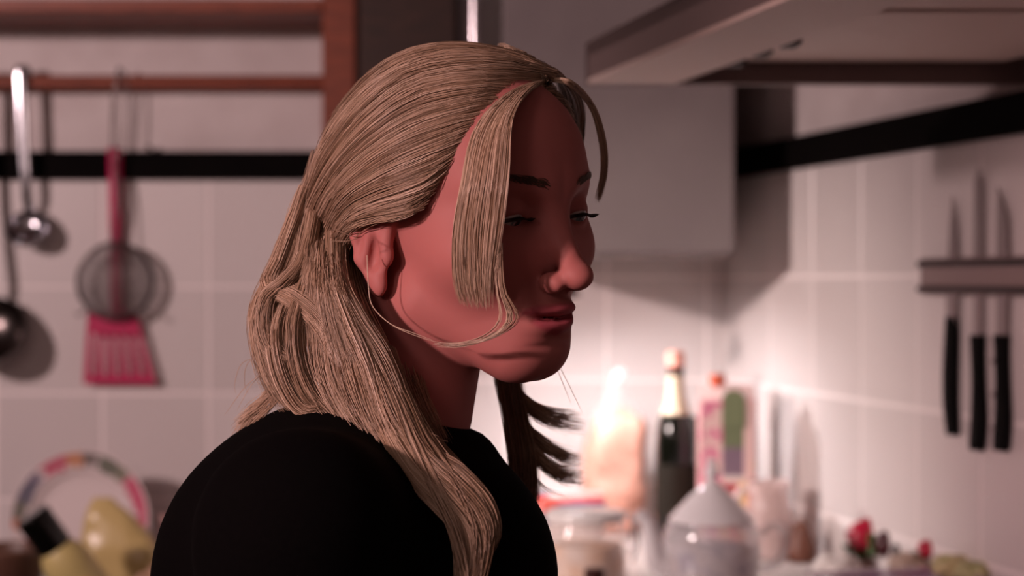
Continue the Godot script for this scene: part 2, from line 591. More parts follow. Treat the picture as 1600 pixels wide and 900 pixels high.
# ---------------------------------------------------------------- cupboards, shelf, pipe
func build_wall_cupboards() -> void:
	var grey := grain(mat(Color(1, 1, 1), 0.5), noise_tex(0.015, Color(0.50, 0.46, 0.46), Color(0.55, 0.51, 0.505), 21), 1.0)
	var wood := grain(mat(Color(1, 1, 1), 0.5), noise_tex(0.02, Color(0.42, 0.19, 0.12), Color(0.56, 0.27, 0.17), 22, 256, 6.0), 2.2)
	var dark_wood := grain(mat(Color(1, 1, 1), 0.55), noise_tex(0.02, Color(0.16, 0.09, 0.06), Color(0.24, 0.14, 0.1), 23, 256, 6.0), 2.2)
	var chrome := mat(Color(0.75, 0.73, 0.74), 0.2, 1.0)
	# grey wall cabinet in the corner
	var x0 := P(785, 0, 3.1).x
	var x1 := P(1146, 0, 3.1).x
	var yb := P(0, 400, 3.1).y
	var hgt := 2.74 - yb
	var cx := (x0 + x1) / 2
	var g := thing("wall_cabinet", "plain grey wall cabinet hanging in the tiled corner", "cabinet", Vector3(cx, yb, -3.29))
	part("body", box_mesh(Vector3(x1 - x0 - 0.004, hgt, 0.36), 0.003), grey, g, Transform3D(Basis(), Vector3(0, hgt / 2, 0.006)))
	part("door", box_mesh(Vector3(x1 - x0, hgt - 0.01, 0.02), 0.003), grey, g, Transform3D(Basis(), Vector3(0, hgt / 2, 0.196)))
	# unseen spotlight under the cabinet, placed to light the tiled corner
	var lp := Vector3(0.085, yb, -3.15)
	var la := thing("unseen_cabinet_light", "unseen small spotlight lighting the corner from under the grey cabinet, behind the person's head", "light", lp)
	var lm := MB.new()
	tube(lm, [Vector3(0, 0.0, 0), Vector3(0, -0.045, 0)], [0.006], 12)
	part("arm", lm.mesh(), chrome, la)
	var shade := Transform3D(Basis(Vector3.BACK, 0.25), Vector3(0.0, -0.062, 0))
	lm = MB.new()
	lathe(lm, [Vector2(0.0, 0.02), Vector2(0.014, 0.018), Vector2(0.026, 0.0), Vector2(0.032, -0.012), Vector2(0.029, -0.010), Vector2(0.023, 0.0)], 28, shade)
	part("lamp_shade", lm.mesh(), chrome, la)
	lm = MB.new()
	lathe(lm, [Vector2(0.0, -0.002), Vector2(0.023, -0.002)], 28, shade)
	var glow := mat(Color(0.95, 0.9, 0.85), 0.5)
	glow.emission_enabled = true
	glow.emission = Color(1.0, 0.92, 0.86)
	glow.emission_energy_multiplier = 1.5
	part("lamp_lens", lm.mesh(), glow, la)
	spot("unseen_cabinet_lamp", lp + Vector3(0.003, -0.076, 0), lp + Vector3(0.25, -1.076, -0.15), 80.0, 0.37, Color(0.99, 0.96, 0.97), 0.02, Vector3.BACK)
	# pipe beside it
	var mb := MB.new()
	tube(mb, [Vector3(0, 1.5, 0), Vector3(0, 2.74, 0)], [0.0085], 16)
	var pp := thing("water_pipe", "thin bright vertical pipe between brown cupboard and grey cabinet", "pipe", P(741, 440, 3.2) * Vector3(1, 0, 1))
	part("tube", mb.mesh(), chrome, pp)
	part("clip", box_mesh(Vector3(0.03, 0.02, 0.30), 0.003), chrome, pp, Transform3D(Basis(), Vector3(0, 2.3, -0.153)))
	# wooden shelf with post and rail on the left
	var d := 3.3
	var px0 := P(503, 0, d).x
	var px1 := P(556, 0, d).x
	var pb := P(0, 236, d).y
	var sh := thing("wall_shelf", "reddish wooden wall shelf with a hanging rail above the utensils", "shelf", Vector3(-1.0, pb, -BACK))
	var so := sh.position
	var pw := px1 - px0
	part("end_post", box_mesh(Vector3(pw, 2.3 - pb, 0.19), 0.004), wood, sh, Transform3D(Basis(), Vector3((px0 + px1) / 2, (2.3 + pb) / 2, -d - 0.1) - so))
	part("shelf_board", box_mesh(Vector3(px0 + 1.75, 0.024, 0.19), 0.003), wood, sh, Transform3D(Basis(), Vector3((px0 - 1.75) / 2, 1.862, -d - 0.1) - so))
	part("end_post", box_mesh(Vector3(pw, 2.3 - pb, 0.19), 0.004), wood, sh, Transform3D(Basis(), Vector3(-1.75 - pw / 2, (2.3 + pb) / 2, -d - 0.1) - so))
	mb = MB.new()
	var ry := P(0, 127, 3.445).y
	tube(mb, [Vector3(-1.75, ry, -3.466) - so, Vector3(px0, ry, -3.466) - so], [0.0135], 16)
	part("rail", mb.mesh(), wood, sh)
	# dark brown cupboard next to it
	var cu := thing("brown_cupboard", "dark brown wooden cupboard beside the shelf, behind the person's head", "cupboard", Vector3((px1 + P(715, 0, d).x) / 2, 1.66, -3.40))
	var cw := P(715, 0, d).x - px1 - 0.004
	part("body", box_mesh(Vector3(cw, 1.08, 0.17), 0.004), dark_wood, cu, Transform3D(Basis(), Vector3(0, 0.54, -0.01)))
	part("door", box_mesh(Vector3(cw - 0.004, 1.06, 0.018), 0.003), dark_wood, cu, Transform3D(Basis(), Vector3(0, 0.54, 0.085)))

# ---------------------------------------------------------------- hanging utensils
func make_ladle(label: String, top: Vector3, bottom: Vector3, bowl_r: float, steel: Material) -> void:
	var o := thing("ladle", label, "ladle", bottom, "hanging ladles")
	var h := top - bottom
	var mb := MB.new()
	var pts := smooth_line([Vector3(h.x, h.y - 0.02, -0.028), Vector3(h.x, h.y + 0.004, -0.018), Vector3(h.x, h.y + 0.005, 0.0), Vector3(h.x, h.y - 0.02, 0.004), h * 0.5 + Vector3(0, 0, 0.004), Vector3(0, bowl_r + 0.02, 0.0), Vector3(0, bowl_r * 0.8, -0.016)], 40)
	# a flat strip: wide across x
	var rads := []
	for k in pts.size():
		rads.append(lerpf(0.0125, 0.008, float(k) / pts.size()))
	strip(mb, pts, rads, 0.0025)
	part("handle", mb.mesh(), steel, o)
	mb = MB.new()
	var prof := []
	for k in 15:
		var a := PI * 0.5 * k / 14.0
		prof.append(Vector2(sin(a) * bowl_r, -cos(a) * bowl_r * 0.72))
	for k in 15:
		var a := PI * 0.5 * (14 - k) / 14.0
		prof.append(Vector2(sin(a) * (bowl_r - 0.002), -cos(a) * (bowl_r * 0.72 - 0.002) + 0.0005))
	lathe(mb, prof, 36, Transform3D(Basis(Vector3.RIGHT, 0.95), Vector3(0, 0, 0)))
	part("bowl", mb.mesh(), steel, o)

# a flat bar that keeps its width along x
func strip(mb: MB, pts: Array, half: Array, thick: float, col := Color.WHITE) -> void:
	var f := mb.v.size()
	for k in pts.size():
		var t: Vector3 = (pts[mini(k + 1, pts.size() - 1)] - pts[maxi(k - 1, 0)]).normalized()
		var nn := Vector3.RIGHT.cross(t).normalized()
		var w: float = half[k]
		for s in 8:
			var a := TAU * (s + 0.5) / 8.0
			var cx := signf(cos(a)) * pow(absf(cos(a)), 0.5)
			mb.vert(pts[k] + Vector3.RIGHT * cx * w + nn * sin(a) * thick, (Vector3.RIGHT * cos(a) * 0.3 + nn * sin(a)).normalized(), col)
	for k in pts.size() - 1:
		for s in 8:
			var a := f + k * 8 + s
			var b := f + k * 8 + (s + 1) % 8
			mb.quad(a, b, b + 8, a + 8)

func build_utensils() -> void:
	var steel := mat(Color(0.72, 0.72, 0.74), 0.16, 1.0)
	var dark_steel := mat(Color(0.36, 0.33, 0.32), 0.28, 1.0)
	var magenta := mat(Color(0.70, 0.0, 0.30), 0.4)
	make_ladle("shiny steel ladle hanging upright from the left of the wooden rail", P(34, 110, 3.450), P(42, 355, 3.448), 0.040, steel)
	make_ladle("dark round ladle half cut off by the left edge of the photograph", P(-34, 110, 3.450), P(-22, 515, 3.428), 0.074, dark_steel)
	# magenta slotted spatula
	var base := P(182, 600, 3.468)
	var s := 3.468 / FPX
	var o := thing("spatula", "magenta plastic slotted spatula hanging behind the wire sieve", "spatula", base)
	var mb := MB.new()
	var tp := P(180, 236, 3.468) - base
	tube(mb, smooth_line([tp, tp + Vector3(0, -0.01, 0), tp * 0.6 + Vector3(0.0, 0, 0), P(182, 470, 3.468) - base, P(183, 505, 3.468) - base], 20), [0.010, 0.0150, 0.0155, 0.015, 0.014, 0.0135, 0.013, 0.0125, 0.012, 0.0115], 12, Color.WHITE, 0.4)
	part("handle", mb.mesh(), magenta, o)
	mb = MB.new()
	# blade: top bar, bottom bar and six bars between the slots, all in one plate
	var xl := func(t: float) -> float: return lerpf(-45.0, -52.0, t) * s
	var xr := func(t: float) -> float: return lerpf(30.0, 62.0, t) * s
	var yy := func(t: float) -> float: return lerpf(112.0, 0.0, t) * s
	var plate := func(u0: float, u1: float, t0: float, t1: float) -> void:
		var q := PackedVector2Array()
		for c in [[u0, t0], [u1, t0], [u1, t1], [u0, t1]]:
			q.append(Vector2(lerpf(xl.call(c[1]), xr.call(c[1]), c[0]), yy.call(c[1])))
		prism(mb, q, 0.0035)
	plate.call(0.0, 1.0, 0.0, 0.3)
	plate.call(0.0, 1.0, 0.88, 1.0)
	for k in 6:
		var u := k / 5.0 * 0.9
		plate.call(u, u + 0.1, 0.3, 0.88)
	part("blade", mb.mesh(), magenta, o)
	mb = MB.new()
	var lp := []
	for k in 17:
		var a := TAU * k / 16.0
		lp.append(tp + Vector3(sin(a) * 0.005, 0.055 - cos(a) * 0.062, 0.006 - 0.003 * cos(a)))
	tube(mb, lp, [0.0012], 6)
	part("hanging_loop", mb.mesh(), mat(Color(0.42, 0.34, 0.32), 0.7), o)
	# wire sieve
	var sc := P(180, 440, 3.452)
	var v := thing("sieve", "round wire mesh sieve with steel rim hanging before the magenta spatula", "sieve", sc)
	mb = MB.new()
	var ring := []
	for k in 49:
		var a := TAU * k / 48.0
		ring.append(Vector3(cos(a) * 0.070, sin(a) * 0.070, 0))
	tube(mb, ring, [0.0042], 8, Color.WHITE, 1.0, false)
	part("rim", mb.mesh(), dark_steel, v)
	mb = MB.new()
	for dirn in 2:
		for k in 33:
			var u := (k - 16) / 16.5
			var half := sqrt(1.0 - u * u)
			var pts := []
			for j in 11:
				var w := (j - 5) / 5.0 * half
				var z := 0.036 * sqrt(maxf(0.0, 1.0 - u * u - w * w))
				pts.append(Vector3(u * 0.069, w * 0.069, z) if dirn == 0 else Vector3(w * 0.069, u * 0.069, z))
			tube(mb, pts, [0.00085], 3, Color.WHITE, 1.0, false)
	var mesh := part("wire_mesh", mb.mesh(), mat(Color(0.5, 0.47, 0.46), 0.4, 0.8), v)
	mesh.set_meta("kind", "stuff")
	mb = MB.new()
	var ht := P(187, 118, 3.450) - sc
	var pts2 := smooth_line([Vector3(-0.010, 0.069, 0), Vector3(0.004, 0.16, 0.0), Vector3(-0.006, 0.24, 0.0), ht + Vector3(-0.004, 0.0, 0.0), ht + Vector3(0.0, 0.01, -0.016), ht + Vector3(0.012, -0.012, -0.004), Vector3(0.016, 0.26, 0.002), Vector3(0.002, 0.22, 0), Vector3(0.010, 0.16, 0.0), Vector3(0.016, 0.068, 0)], 60)
	tube(mb, pts2, [0.0022], 6)
	part("handle", mb.mesh(), dark_steel, v)
	for sx in [-1.0, 1.0]:
		mb = MB.new()
		tube(mb, smooth_line([Vector3(sx * 0.052, -0.047, 0), Vector3(sx * 0.064, -0.060, 0.002), Vector3(sx * 0.074, -0.060, 0.004)], 8), [0.002], 6)
		part("rest_hook", mb.mesh(), dark_steel, v)
	# small nail above the strip
	var nl := thing("nail", "small nail in the wall above the black strip", "nail", P(236, 234, BACK))
	mb = MB.new()
	tube(mb, [Vector3(0, 0, 0.0), Vector3(0, 0.003, 0.022)], [0.002], 8)
	part("shank", mb.mesh(), dark_steel, nl)
	mb = MB.new()
	tube(mb, [Vector3(0, 0.003, 0.022), Vector3(0, 0.003, 0.025)], [0.005], 10)
	part("nail_head", mb.mesh(), dark_steel, nl)

# ---------------------------------------------------------------- knives
func build_knives() -> void:
	var blade_m := mat(Color(0.62, 0.57, 0.57), 0.28, 0.9)
	var black := mat(Color(0.022, 0.018, 0.018), 0.6)
	black.metallic_specular = 0.2
	var rail_m := mat(Color(0.22, 0.18, 0.18), 0.4, 0.6)
	var rivet_m := mat(Color(0.6, 0.55, 0.55), 0.3, 1.0)
	var rb := Basis(RU, Vector3.UP, RN)
	# rack: a pale board with two dark magnet rails
	var p0 := on_right_wall(1447, 432, 0.012)
	var p1 := on_right_wall(1640, 432, 0.012)
	var mid := (p0 + p1) / 2
	var len := (p1 - p0).length()
	mid.y = P(0, 432, -on_right_wall(1500, 432).z).y
	var rk := thing("knife_rack", "magnetic knife rack with two dark rails on the right tiled wall", "knife rack", mid)
	rk.basis = rb
	part("board", box_mesh(Vector3(len, 0.052, 0.010), 0.002), mat(Color(0.55, 0.47, 0.46), 0.5), rk, Transform3D(Basis(), Vector3(0, 0, 0.005)))
	for s in [-1.0, 1.0]:
		part("rail", box_mesh(Vector3(len, 0.009, 0.006), 0.002), rail_m, rk, Transform3D(Basis(), Vector3(0, s * 0.018, 0.013)))
	var defs := [
		["slim kitchen knife with pointed blade and rounded black handle, leftmost on the rack", 1474, 306, 500, 514, 680, 0.015, 0.0165, 0],
		["long narrow kitchen knife with black handle, middle one on the rack", 1514, 262, 528, 534, 704, 0.0105, 0.0175, 1],
		["kitchen knife with riveted black handle, rightmost on the rack", 1551, 290, 528, 530, 705, 0.013, 0.0175, 2],
	]
	for d in defs:
		var base := on_right_wall(d[1], d[5], 0.032)
		var depth := -base.z
		var s := depth / FPX
		var k := thing("kitchen_knife", d[0], "knife", base, "knives on the rack")
		k.basis = rb
		var y_tip: float = (d[5] - d[2]) * s
		var y_heel: float = (d[5] - d[3]) * s
		var y_h: float = (d[5] - d[4]) * s
		var w: float = d[6]
		var ol := PackedVector2Array()
		if d[8] == 0:
			ol = PackedVector2Array([Vector2(-w * 1.15, y_heel + 0.004), Vector2(-w * 0.7, y_heel - 0.002), Vector2(w * 0.9, y_heel - 0.004), Vector2(w * 1.0, lerpf(y_heel, y_tip, 0.4)), Vector2(w * 0.75, lerpf(y_heel, y_tip, 0.75)), Vector2(w * 0.15, y_tip), Vector2(-w * 0.4, lerpf(y_heel, y_tip, 0.75)), Vector2(-w * 1.0, lerpf(y_heel, y_tip, 0.3))])
		elif d[8] == 1:
			ol = PackedVector2Array([Vector2(-w, y_heel), Vector2(w, y_heel), Vector2(w * 1.05, lerpf(y_heel, y_tip, 0.5)), Vector2(w * 1.0, lerpf(y_heel, y_tip, 0.9)), Vector2(w * 0.3, y_tip), Vector2(-w * 0.9, lerpf(y_heel, y_tip, 0.92)), Vector2(-w * 1.05, lerpf(y_heel, y_tip, 0.5))])
		else:
			ol = PackedVector2Array([Vector2(-w, y_heel), Vector2(w, y_heel), Vector2(w * 1.3, lerpf(y_heel, y_tip, 0.5)), Vector2(w * 1.0, lerpf(y_heel, y_tip, 0.8)), Vector2(-w * 0.8, y_tip), Vector2(-w * 1.0, lerpf(y_heel, y_tip, 0.6))])
		var mb := MB.new()
		prism(mb, ol, 0.0022, Transform3D(Basis(), Vector3(0, 0, -0.013)))
		part("blade", mb.mesh(), blade_m, k)
		mb = MB.new()
		var hw: float = d[7]
		var bow := 0.004 if d[8] == 0 else -0.003
		var hp := smooth_line([Vector3(0, y_heel + 0.004, -0.013), Vector3(0, y_h - 0.003, -0.013), Vector3(-bow, y_h * 0.62, -0.013), Vector3(-bow, y_h * 0.3, -0.013), Vector3(bow * 0.5, 0.008, -0.013), Vector3(bow * 0.5, 0.0, -0.013)], 16)
		var hr := []
		for j in hp.size():
			var t := float(j) / (hp.size() - 1)
			var f := 1.0
			if d[8] == 0:
				f = 0.35 + 0.65 * sin(PI * clampf(t * 0.85 + 0.12, 0, 1))
			else:
				f = 0.72 if t < 0.1 else (0.86 + 0.14 * cos(t * 9.0))
			hr.append(hw * f * (0.6 if t > 0.99 else 1.0))
		strip(mb, hp, hr, 0.008)
		part("handle", mb.mesh(), black, k)
		if d[8] == 2:
			for j in 3:
				mb = MB.new()
				tube(mb, [Vector3(-0.009, y_h * (0.2 + 0.3 * j), -0.007), Vector3(-0.009, y_h * (0.2 + 0.3 * j), -0.004)], [0.004], 10)
				part("rivet", mb.mesh(), rivet_m, k)

# ---------------------------------------------------------------- things on the worktop, corner
func soft_loft(mb: MB, sections: Array, seg: int, xf: Transform3D, amp: float, sd: int, colf: Callable, sq := 0.6) -> void:
	# sections: [height, half width, half depth, shift x]
	var nz := FastNoiseLite.new()
	nz.seed = sd
	nz.frequency = 9.0
	var rows := 40
	var pts := []
	for r in rows + 1:
		var t := float(r) / rows * (sections.size() - 1)
		var k := mini(int(t), sections.size() - 2)
		var u := t - k
		u = u * u * (3 - 2 * u) * 0.5 + u * 0.5
		var a: Array = sections[k]
		var b: Array = sections[k + 1]
		for s in seg + 1:
			var an := TAU * (s % seg) / seg
			var cx := signf(cos(an)) * pow(absf(cos(an)), sq)
			var cz := signf(sin(an)) * pow(absf(sin(an)), sq)
			var p := Vector3(lerpf(a[1], b[1], u) * cx + lerpf(a[3], b[3], u), lerpf(a[0], b[0], u), lerpf(a[2], b[2], u) * cz)
			p += Vector3(cos(an), 0.2, sin(an)) * nz.get_noise_3d(p.x * 1.2, p.y, p.z * 1.2) * amp
			pts.append(p)
	var f := mb.v.size()
	var w := seg + 1
	for r in rows + 1:
		for s in w:
			var p: Vector3 = pts[r * w + s]
			var a: Vector3 = pts[r * w + (s + 1 if s < seg else 1)] - pts[r * w + (s - 1 if s > 0 else seg - 1)]
			var b: Vector3 = pts[mini(r + 1, rows) * w + s] - pts[maxi(r - 1, 0) * w + s]
			var nn := b.cross(a).normalized()
			mb.vert(xf * p, (xf.basis * nn).normalized(), colf.call(p))
	for r in rows:
		for s in seg:
			var k := f + r * w + s
			mb.quad(k, k + 1, k + w + 1, k + w)

func lin(c: Color) -> Color:
	return c.srgb_to_linear()

func build_corner_groceries() -> void:
	var top := 0.92
	var vm := mat(Color.WHITE, 0.35, 0.0, true)
	# --- wine bottle, dark
	var wb := P(1056, 0, 3.2)
	wb.y = top
	var glass := mat(Color(0.020, 0.028, 0.014), 0.12)
	var o := thing("wine_bottle", "dark green wine bottle with cream neck label in the lit corner", "bottle", wb)
	var mb := MB.new()
	var prof := [Vector2(0.0, 0.0), Vector2(0.030, 0.0), Vector2(0.0345, 0.006), Vector2(0.035, 0.02), Vector2(0.035, 0.17), Vector2(0.033, 0.195), Vector2(0.026, 0.22), Vector2(0.018, 0.24), Vector2(0.0145, 0.26), Vector2(0.0135, 0.295), Vector2(0.015, 0.297), Vector2(0.015, 0.303)]
	lathe(mb, prof, 32)
	part("glass_body", mb.mesh(), glass, o)
	mb = MB.new()
	lathe(mb, [Vector2(0.0262, 0.222), Vector2(0.0186, 0.242), Vector2(0.0153, 0.262), Vector2(0.0146, 0.286), Vector2(0.0140, 0.288)], 32)
	part("neck_label", mb.mesh(), mat(Color(0.74, 0.67, 0.57), 0.6), o)
	mb = MB.new()
	lathe(mb, [Vector2(0.0152, 0.303), Vector2(0.0152, 0.327), Vector2(0.012, 0.330), Vector2(0.0, 0.330)], 24)
	part("stopper", mb.mesh(), mat(Color(0.80, 0.55, 0.48), 0.6), o)
	mb = MB.new()
	lathe(mb, [Vector2(0.0352, 0.05), Vector2(0.0354, 0.052), Vector2(0.0354, 0.135), Vector2(0.0352, 0.137)], 32, Transform3D.IDENTITY, func(p: Vector3) -> Color: return Color(0.02, 0.018, 0.012) if absf(p.y - 0.095) > 0.016 or absf(p.x) > 0.012 else Color(0.30, 0.20, 0.06))
	var label_m := mat(Color.WHITE, 0.7, 0.0, true)
	label_m.metallic_specular = 0.2
	part("label", mb.mesh(), label_m, o)
	# --- second, olive green bottle just behind
	var gb := P(1074, 0, 3.3)
	gb.y = top
	o = thing("oil_bottle", "short olive green bottle partly hidden behind the wine bottle", "bottle", gb)
	mb = MB.new()
	lathe(mb, [Vector2(0.0, 0.0), Vector2(0.026, 0.0), Vector2(0.028, 0.01), Vector2(0.028, 0.19), Vector2(0.024, 0.205), Vector2(0.014, 0.212), Vector2(0.0, 0.212)], 28)
	part("glass_body", mb.mesh(), mat(Color(0.10, 0.11, 0.045), 0.2), o)
	# --- carton with orange cap
	var im := Image.create(96, 128, false, Image.FORMAT_RGB8)
	var nz := FastNoiseLite.new()
	nz.seed = 4
	nz.frequency = 0.05
	for y in 128:
		for x in 96:
			var a := nz.get_noise_2d(x, y)
			var b := nz.get_noise_2d(x + 300, y * 0.6)
			var c := Color(0.87, 0.74, 0.72)
			if x < 40 and a > 0.05:
				c = Color(0.82, 0.46, 0.58)
			if y > 70 and x > 34:
				c = Color(0.84, 0.62, 0.45) if b > -0.05 else Color(0.76, 0.36, 0.36)
			if y > 50 and b > 0.28:
				c = Color(0.88, 0.78, 0.6)
			im.set_pixel(x, y, c)
	im.fill_rect(Rect2i(40, 4, 38, 36), Color(0.42, 0.46, 0.34))
	im.fill_rect(Rect2i(40, 40, 38, 24), Color(0.48, 0.40, 0.46))
	im.fill_rect(Rect2i(40, 64, 38, 4), Color(0.80, 0.76, 0.74))
	im.fill_rect(Rect2i(38, 72, 26, 6), Color(0.62, 0.24, 0.30))
	im.fill_rect(Rect2i(36, 92, 40, 14), Color(0.72, 0.34, 0.36))
	var print_m := mat(Color.WHITE, 0.5)
	print_m.albedo_texture = ImageTexture.create_from_image(im)
	var cb := P(1136, 0, 3.12)
	cb.y = top
	o = thing("drink_carton", "pink and orange printed carton with orange screw cap beside wine bottle", "carton", cb)
	o.rotation.y = -0.12
	part("body", box_mesh(Vector3(0.098, 0.255, 0.062), 0.004, Color.WHITE, true), print_m, o, Transform3D(Basis(), Vector3(0, 0.1275, 0)))
	mb = MB.new()
	prism(mb, PackedVector2Array([Vector2(-0.026, 0), Vector2(0.026, 0), Vector2(0.010, 0.022), Vector2(-0.010, 0.022)]), 0.092, Transform3D(Basis(Vector3.UP, PI / 2), Vector3(0, 0.255, 0)))
	part("gable", mb.mesh(), mat(Color(0.86, 0.74, 0.72), 0.5), o)
	mb = MB.new()
	lathe(mb, [Vector2(0.0, 0.0), Vector2(0.013, 0.0), Vector2(0.0135, 0.003), Vector2(0.0135, 0.02), Vector2(0.0125, 0.022), Vector2(0.0, 0.022)], 20, Transform3D(Basis(), Vector3(-0.016, 0.272, 0.0)))
	part("cap", mb.mesh(), mat(Color(0.78, 0.33, 0.20), 0.45), o)
	mb = MB.new()
	prism(mb, PackedVector2Array([Vector2(-0.016, -0.03), Vector2(0.022, -0.03), Vector2(0.022, 0.02), Vector2(0.012, 0.032), Vector2(-0.006, 0.032), Vector2(-0.016, 0.02)]), 0.004, Transform3D(Basis(), Vector3(0.008, 0.238, 0.034)))
	part("green_tag", mb.mesh(), mat(Color(0.44, 0.48, 0.35), 0.5), o)
	# --- bread bag
	var bb := P(962, 0, 3.34)
	bb.y = top
	o = thing("bread_bag", "plastic bag of pinkish brown bread with twisted pale top", "bag", bb)
	mb = MB.new()
	soft_loft(mb, [[0.0, 0.045, 0.04, -0.012], [0.01, 0.054, 0.05, -0.010], [0.08, 0.055, 0.052, -0.004], [0.15, 0.053, 0.048, 0.0], [0.20, 0.046, 0.038, 0.006], [0.222, 0.01, 0.01, 0.006]], 36, Transform3D.IDENTITY, 0.012, 31, func(_p: Vector3) -> Color: return lin(Color(0.80, 0.56, 0.47)))
	part("loaf", mb.mesh(), mat(Color.WHITE, 0.6, 0.0, true), o)
	mb = MB.new()
	soft_loft(mb, [[0.0, 0.050, 0.046, -0.012], [0.01, 0.058, 0.057, -0.010], [0.08, 0.059, 0.059, -0.004], [0.15, 0.057, 0.054, 0.0], [0.215, 0.048, 0.04, 0.0], [0.248, 0.014, 0.012, -0.006], [0.262, 0.008, 0.008, -0.004], [0.295, 0.022, 0.010, 0.006]], 40, Transform3D.IDENTITY, 0.016, 31, func(_p: Vector3) -> Color: return Color.WHITE, 0.7)
	var film := mat(Color(0.94, 0.90, 0.89, 0.09), 0.2)
	film.metallic_specular = 0.22
	film.transparency = BaseMaterial3D.TRANSPARENCY_ALPHA
	film.cull_mode = BaseMaterial3D.CULL_DISABLED
	part("plastic_film", mb.mesh(), film, o)
	# --- printed packet, red and blue
	var kb := P(885, 0, 3.05)
	kb.y = top
	o = thing("printed_packet", "white packet with red and blue print behind the clip jar", "packet", kb)
	mb = MB.new()
	soft_loft(mb, [[0.0, 0.05, 0.02, 0], [0.008, 0.062, 0.03, 0], [0.06, 0.066, 0.032, 0], [0.09, 0.066, 0.022, 0], [0.105, 0.062, 0.004, 0]], 36, Transform3D.IDENTITY, 0.008, 12, func(p: Vector3) -> Color:
		if p.y > 0.072 and p.y < 0.098:
			return lin(Color(0.86, 0.34, 0.28)) if p.x < -0.01 or p.y > 0.09 else lin(Color(0.33, 0.36, 0.60))
		if p.y > 0.055 and p.x < -0.03:
			return lin(Color(0.30, 0.22, 0.36))
		return lin(Color(0.86, 0.78, 0.76)))
	part("pouch", mb.mesh(), vm, o)
	# --- clip jar in front
	var jb := P(915, 0, 2.75)
	jb.y = top
	var clear := mat(Color(0.95, 0.93, 0.92, 0.22), 0.08)
	clear.transparency = BaseMaterial3D.TRANSPARENCY_ALPHA
	o = thing("clip_jar", "glass clip-top jar with pale orange contents beside the teapot", "jar", jb)
	mb = MB.new()
	lathe(mb, [Vector2(0.0, 0.0), Vector2(0.055, 0.0), Vector2(0.062, 0.006), Vector2(0.063, 0.02), Vector2(0.063, 0.075), Vector2(0.060, 0.085), Vector2(0.056, 0.09), Vector2(0.057, 0.096)], 40)
	part("glass_body", mb.mesh(), clear, o)
	mb = MB.new()
	soft_loft(mb, [[0.004, 0.03, 0.03, 0], [0.006, 0.058, 0.058, 0], [0.05, 0.059, 0.059, 0], [0.062, 0.056, 0.056, 0], [0.066, 0.002, 0.002, 0]], 36, Transform3D.IDENTITY, 0.004, 77, func(p: Vector3) -> Color: return lin(Color(0.86, 0.68, 0.54)).lerp(lin(Color(0.88, 0.80, 0.76)), clampf(0.5 + 0.5 * sin(p.x * 90.0) * cos(p.y * 120.0 + p.z * 60.0), 0, 1)), 1.0)
	part("contents", mb.mesh(), mat(Color.WHITE, 0.7, 0.0, true), o)
	mb = MB.new()
	lathe(mb, [Vector2(0.0, 0.096), Vector2(0.058, 0.096), Vector2(0.0595, 0.099), Vector2(0.0595, 0.106), Vector2(0.056, 0.111), Vector2(0.02, 0.114), Vector2(0.0, 0.114)], 40)
	part("lid", mb.mesh(), mat(Color(0.90, 0.87, 0.86), 0.15), o)
	mb = MB.new()
	tube(mb, smooth_line([Vector3(0.050, 0.107, 0.03), Vector3(0.062, 0.109, 0.012), Vector3(0.070, 0.098, 0.0), Vector3(0.068, 0.075, 0.0), Vector3(0.066, 0.05, 0.006)], 20), [0.0028], 8)
	tube(mb, smooth_line([Vector3(0.066, 0.1, 0.0), Vector3(0.075, 0.085, 0.004), Vector3(0.0765, 0.06, 0.006), Vector3(0.069, 0.035, 0.006)], 16), [0.0028], 8)
	part("wire_clip", mb.mesh(), mat(Color(0.80, 0.78, 0.78), 0.18, 1.0), o)
	# --- glass teapot with a violet herb infusion
	var tb := P(1112, 0, 2.72)
	tb.y = top
	o = thing("teapot", "clear glass teapot with conical knobbed lid and violet herbs inside", "teapot", tb)
	var tea := mat(Color(0.90, 0.87, 0.88, 0.30), 0.06)
	tea.transparency = BaseMaterial3D.TRANSPARENCY_ALPHA
	mb = MB.new()
	lathe(mb, [Vector2(0.0, 0.0), Vector2(0.060, 0.0), Vector2(0.068, 0.006), Vector2(0.072, 0.025), Vector2(0.073, 0.055), Vector2(0.071, 0.08), Vector2(0.066, 0.093), Vector2(0.060, 0.097), Vector2(0.062, 0.091), Vector2(0.068, 0.078), Vector2(0.070, 0.055), Vector2(0.069, 0.025), Vector2(0.065, 0.008), Vector2(0.058, 0.003), Vector2(0.0, 0.003)], 60)
	part("body", mb.mesh(), tea, o)
	mb = MB.new()
	lathe(mb, [Vector2(0.062, 0.0985), Vector2(0.063, 0.102), Vector2(0.050, 0.117), Vector2(0.032, 0.136), Vector2(0.016, 0.150), Vector2(0.008, 0.156), Vector2(0.006, 0.161), Vector2(0.0105, 0.166), Vector2(0.0115, 0.172), Vector2(0.008, 0.178), Vector2(0.005, 0.180), Vector2(0.0075, 0.184), Vector2(0.006, 0.189), Vector2(0.0, 0.191)], 48)
	part("lid", mb.mesh(), mat(Color(0.86, 0.83, 0.84), 0.08), o)
	mb = MB.new()
	tube(mb, smooth_line([Vector3(-0.066, 0.030, 0.0), Vector3(-0.082, 0.045, 0.004), Vector3(-0.088, 0.072, 0.006), Vector3(-0.095, 0.098, 0.008), Vector3(-0.110, 0.110, 0.008)], 20), [0.019, 0.018, 0.017, 0.0165, 0.016, 0.0155, 0.015, 0.0145, 0.014, 0.0135, 0.013, 0.0125, 0.012, 0.0115, 0.011, 0.011, 0.0105, 0.0105, 0.010], 16)
	part("spout", mb.mesh(), mat(Color(0.86, 0.83, 0.84), 0.08), o)
	mb = MB.new()
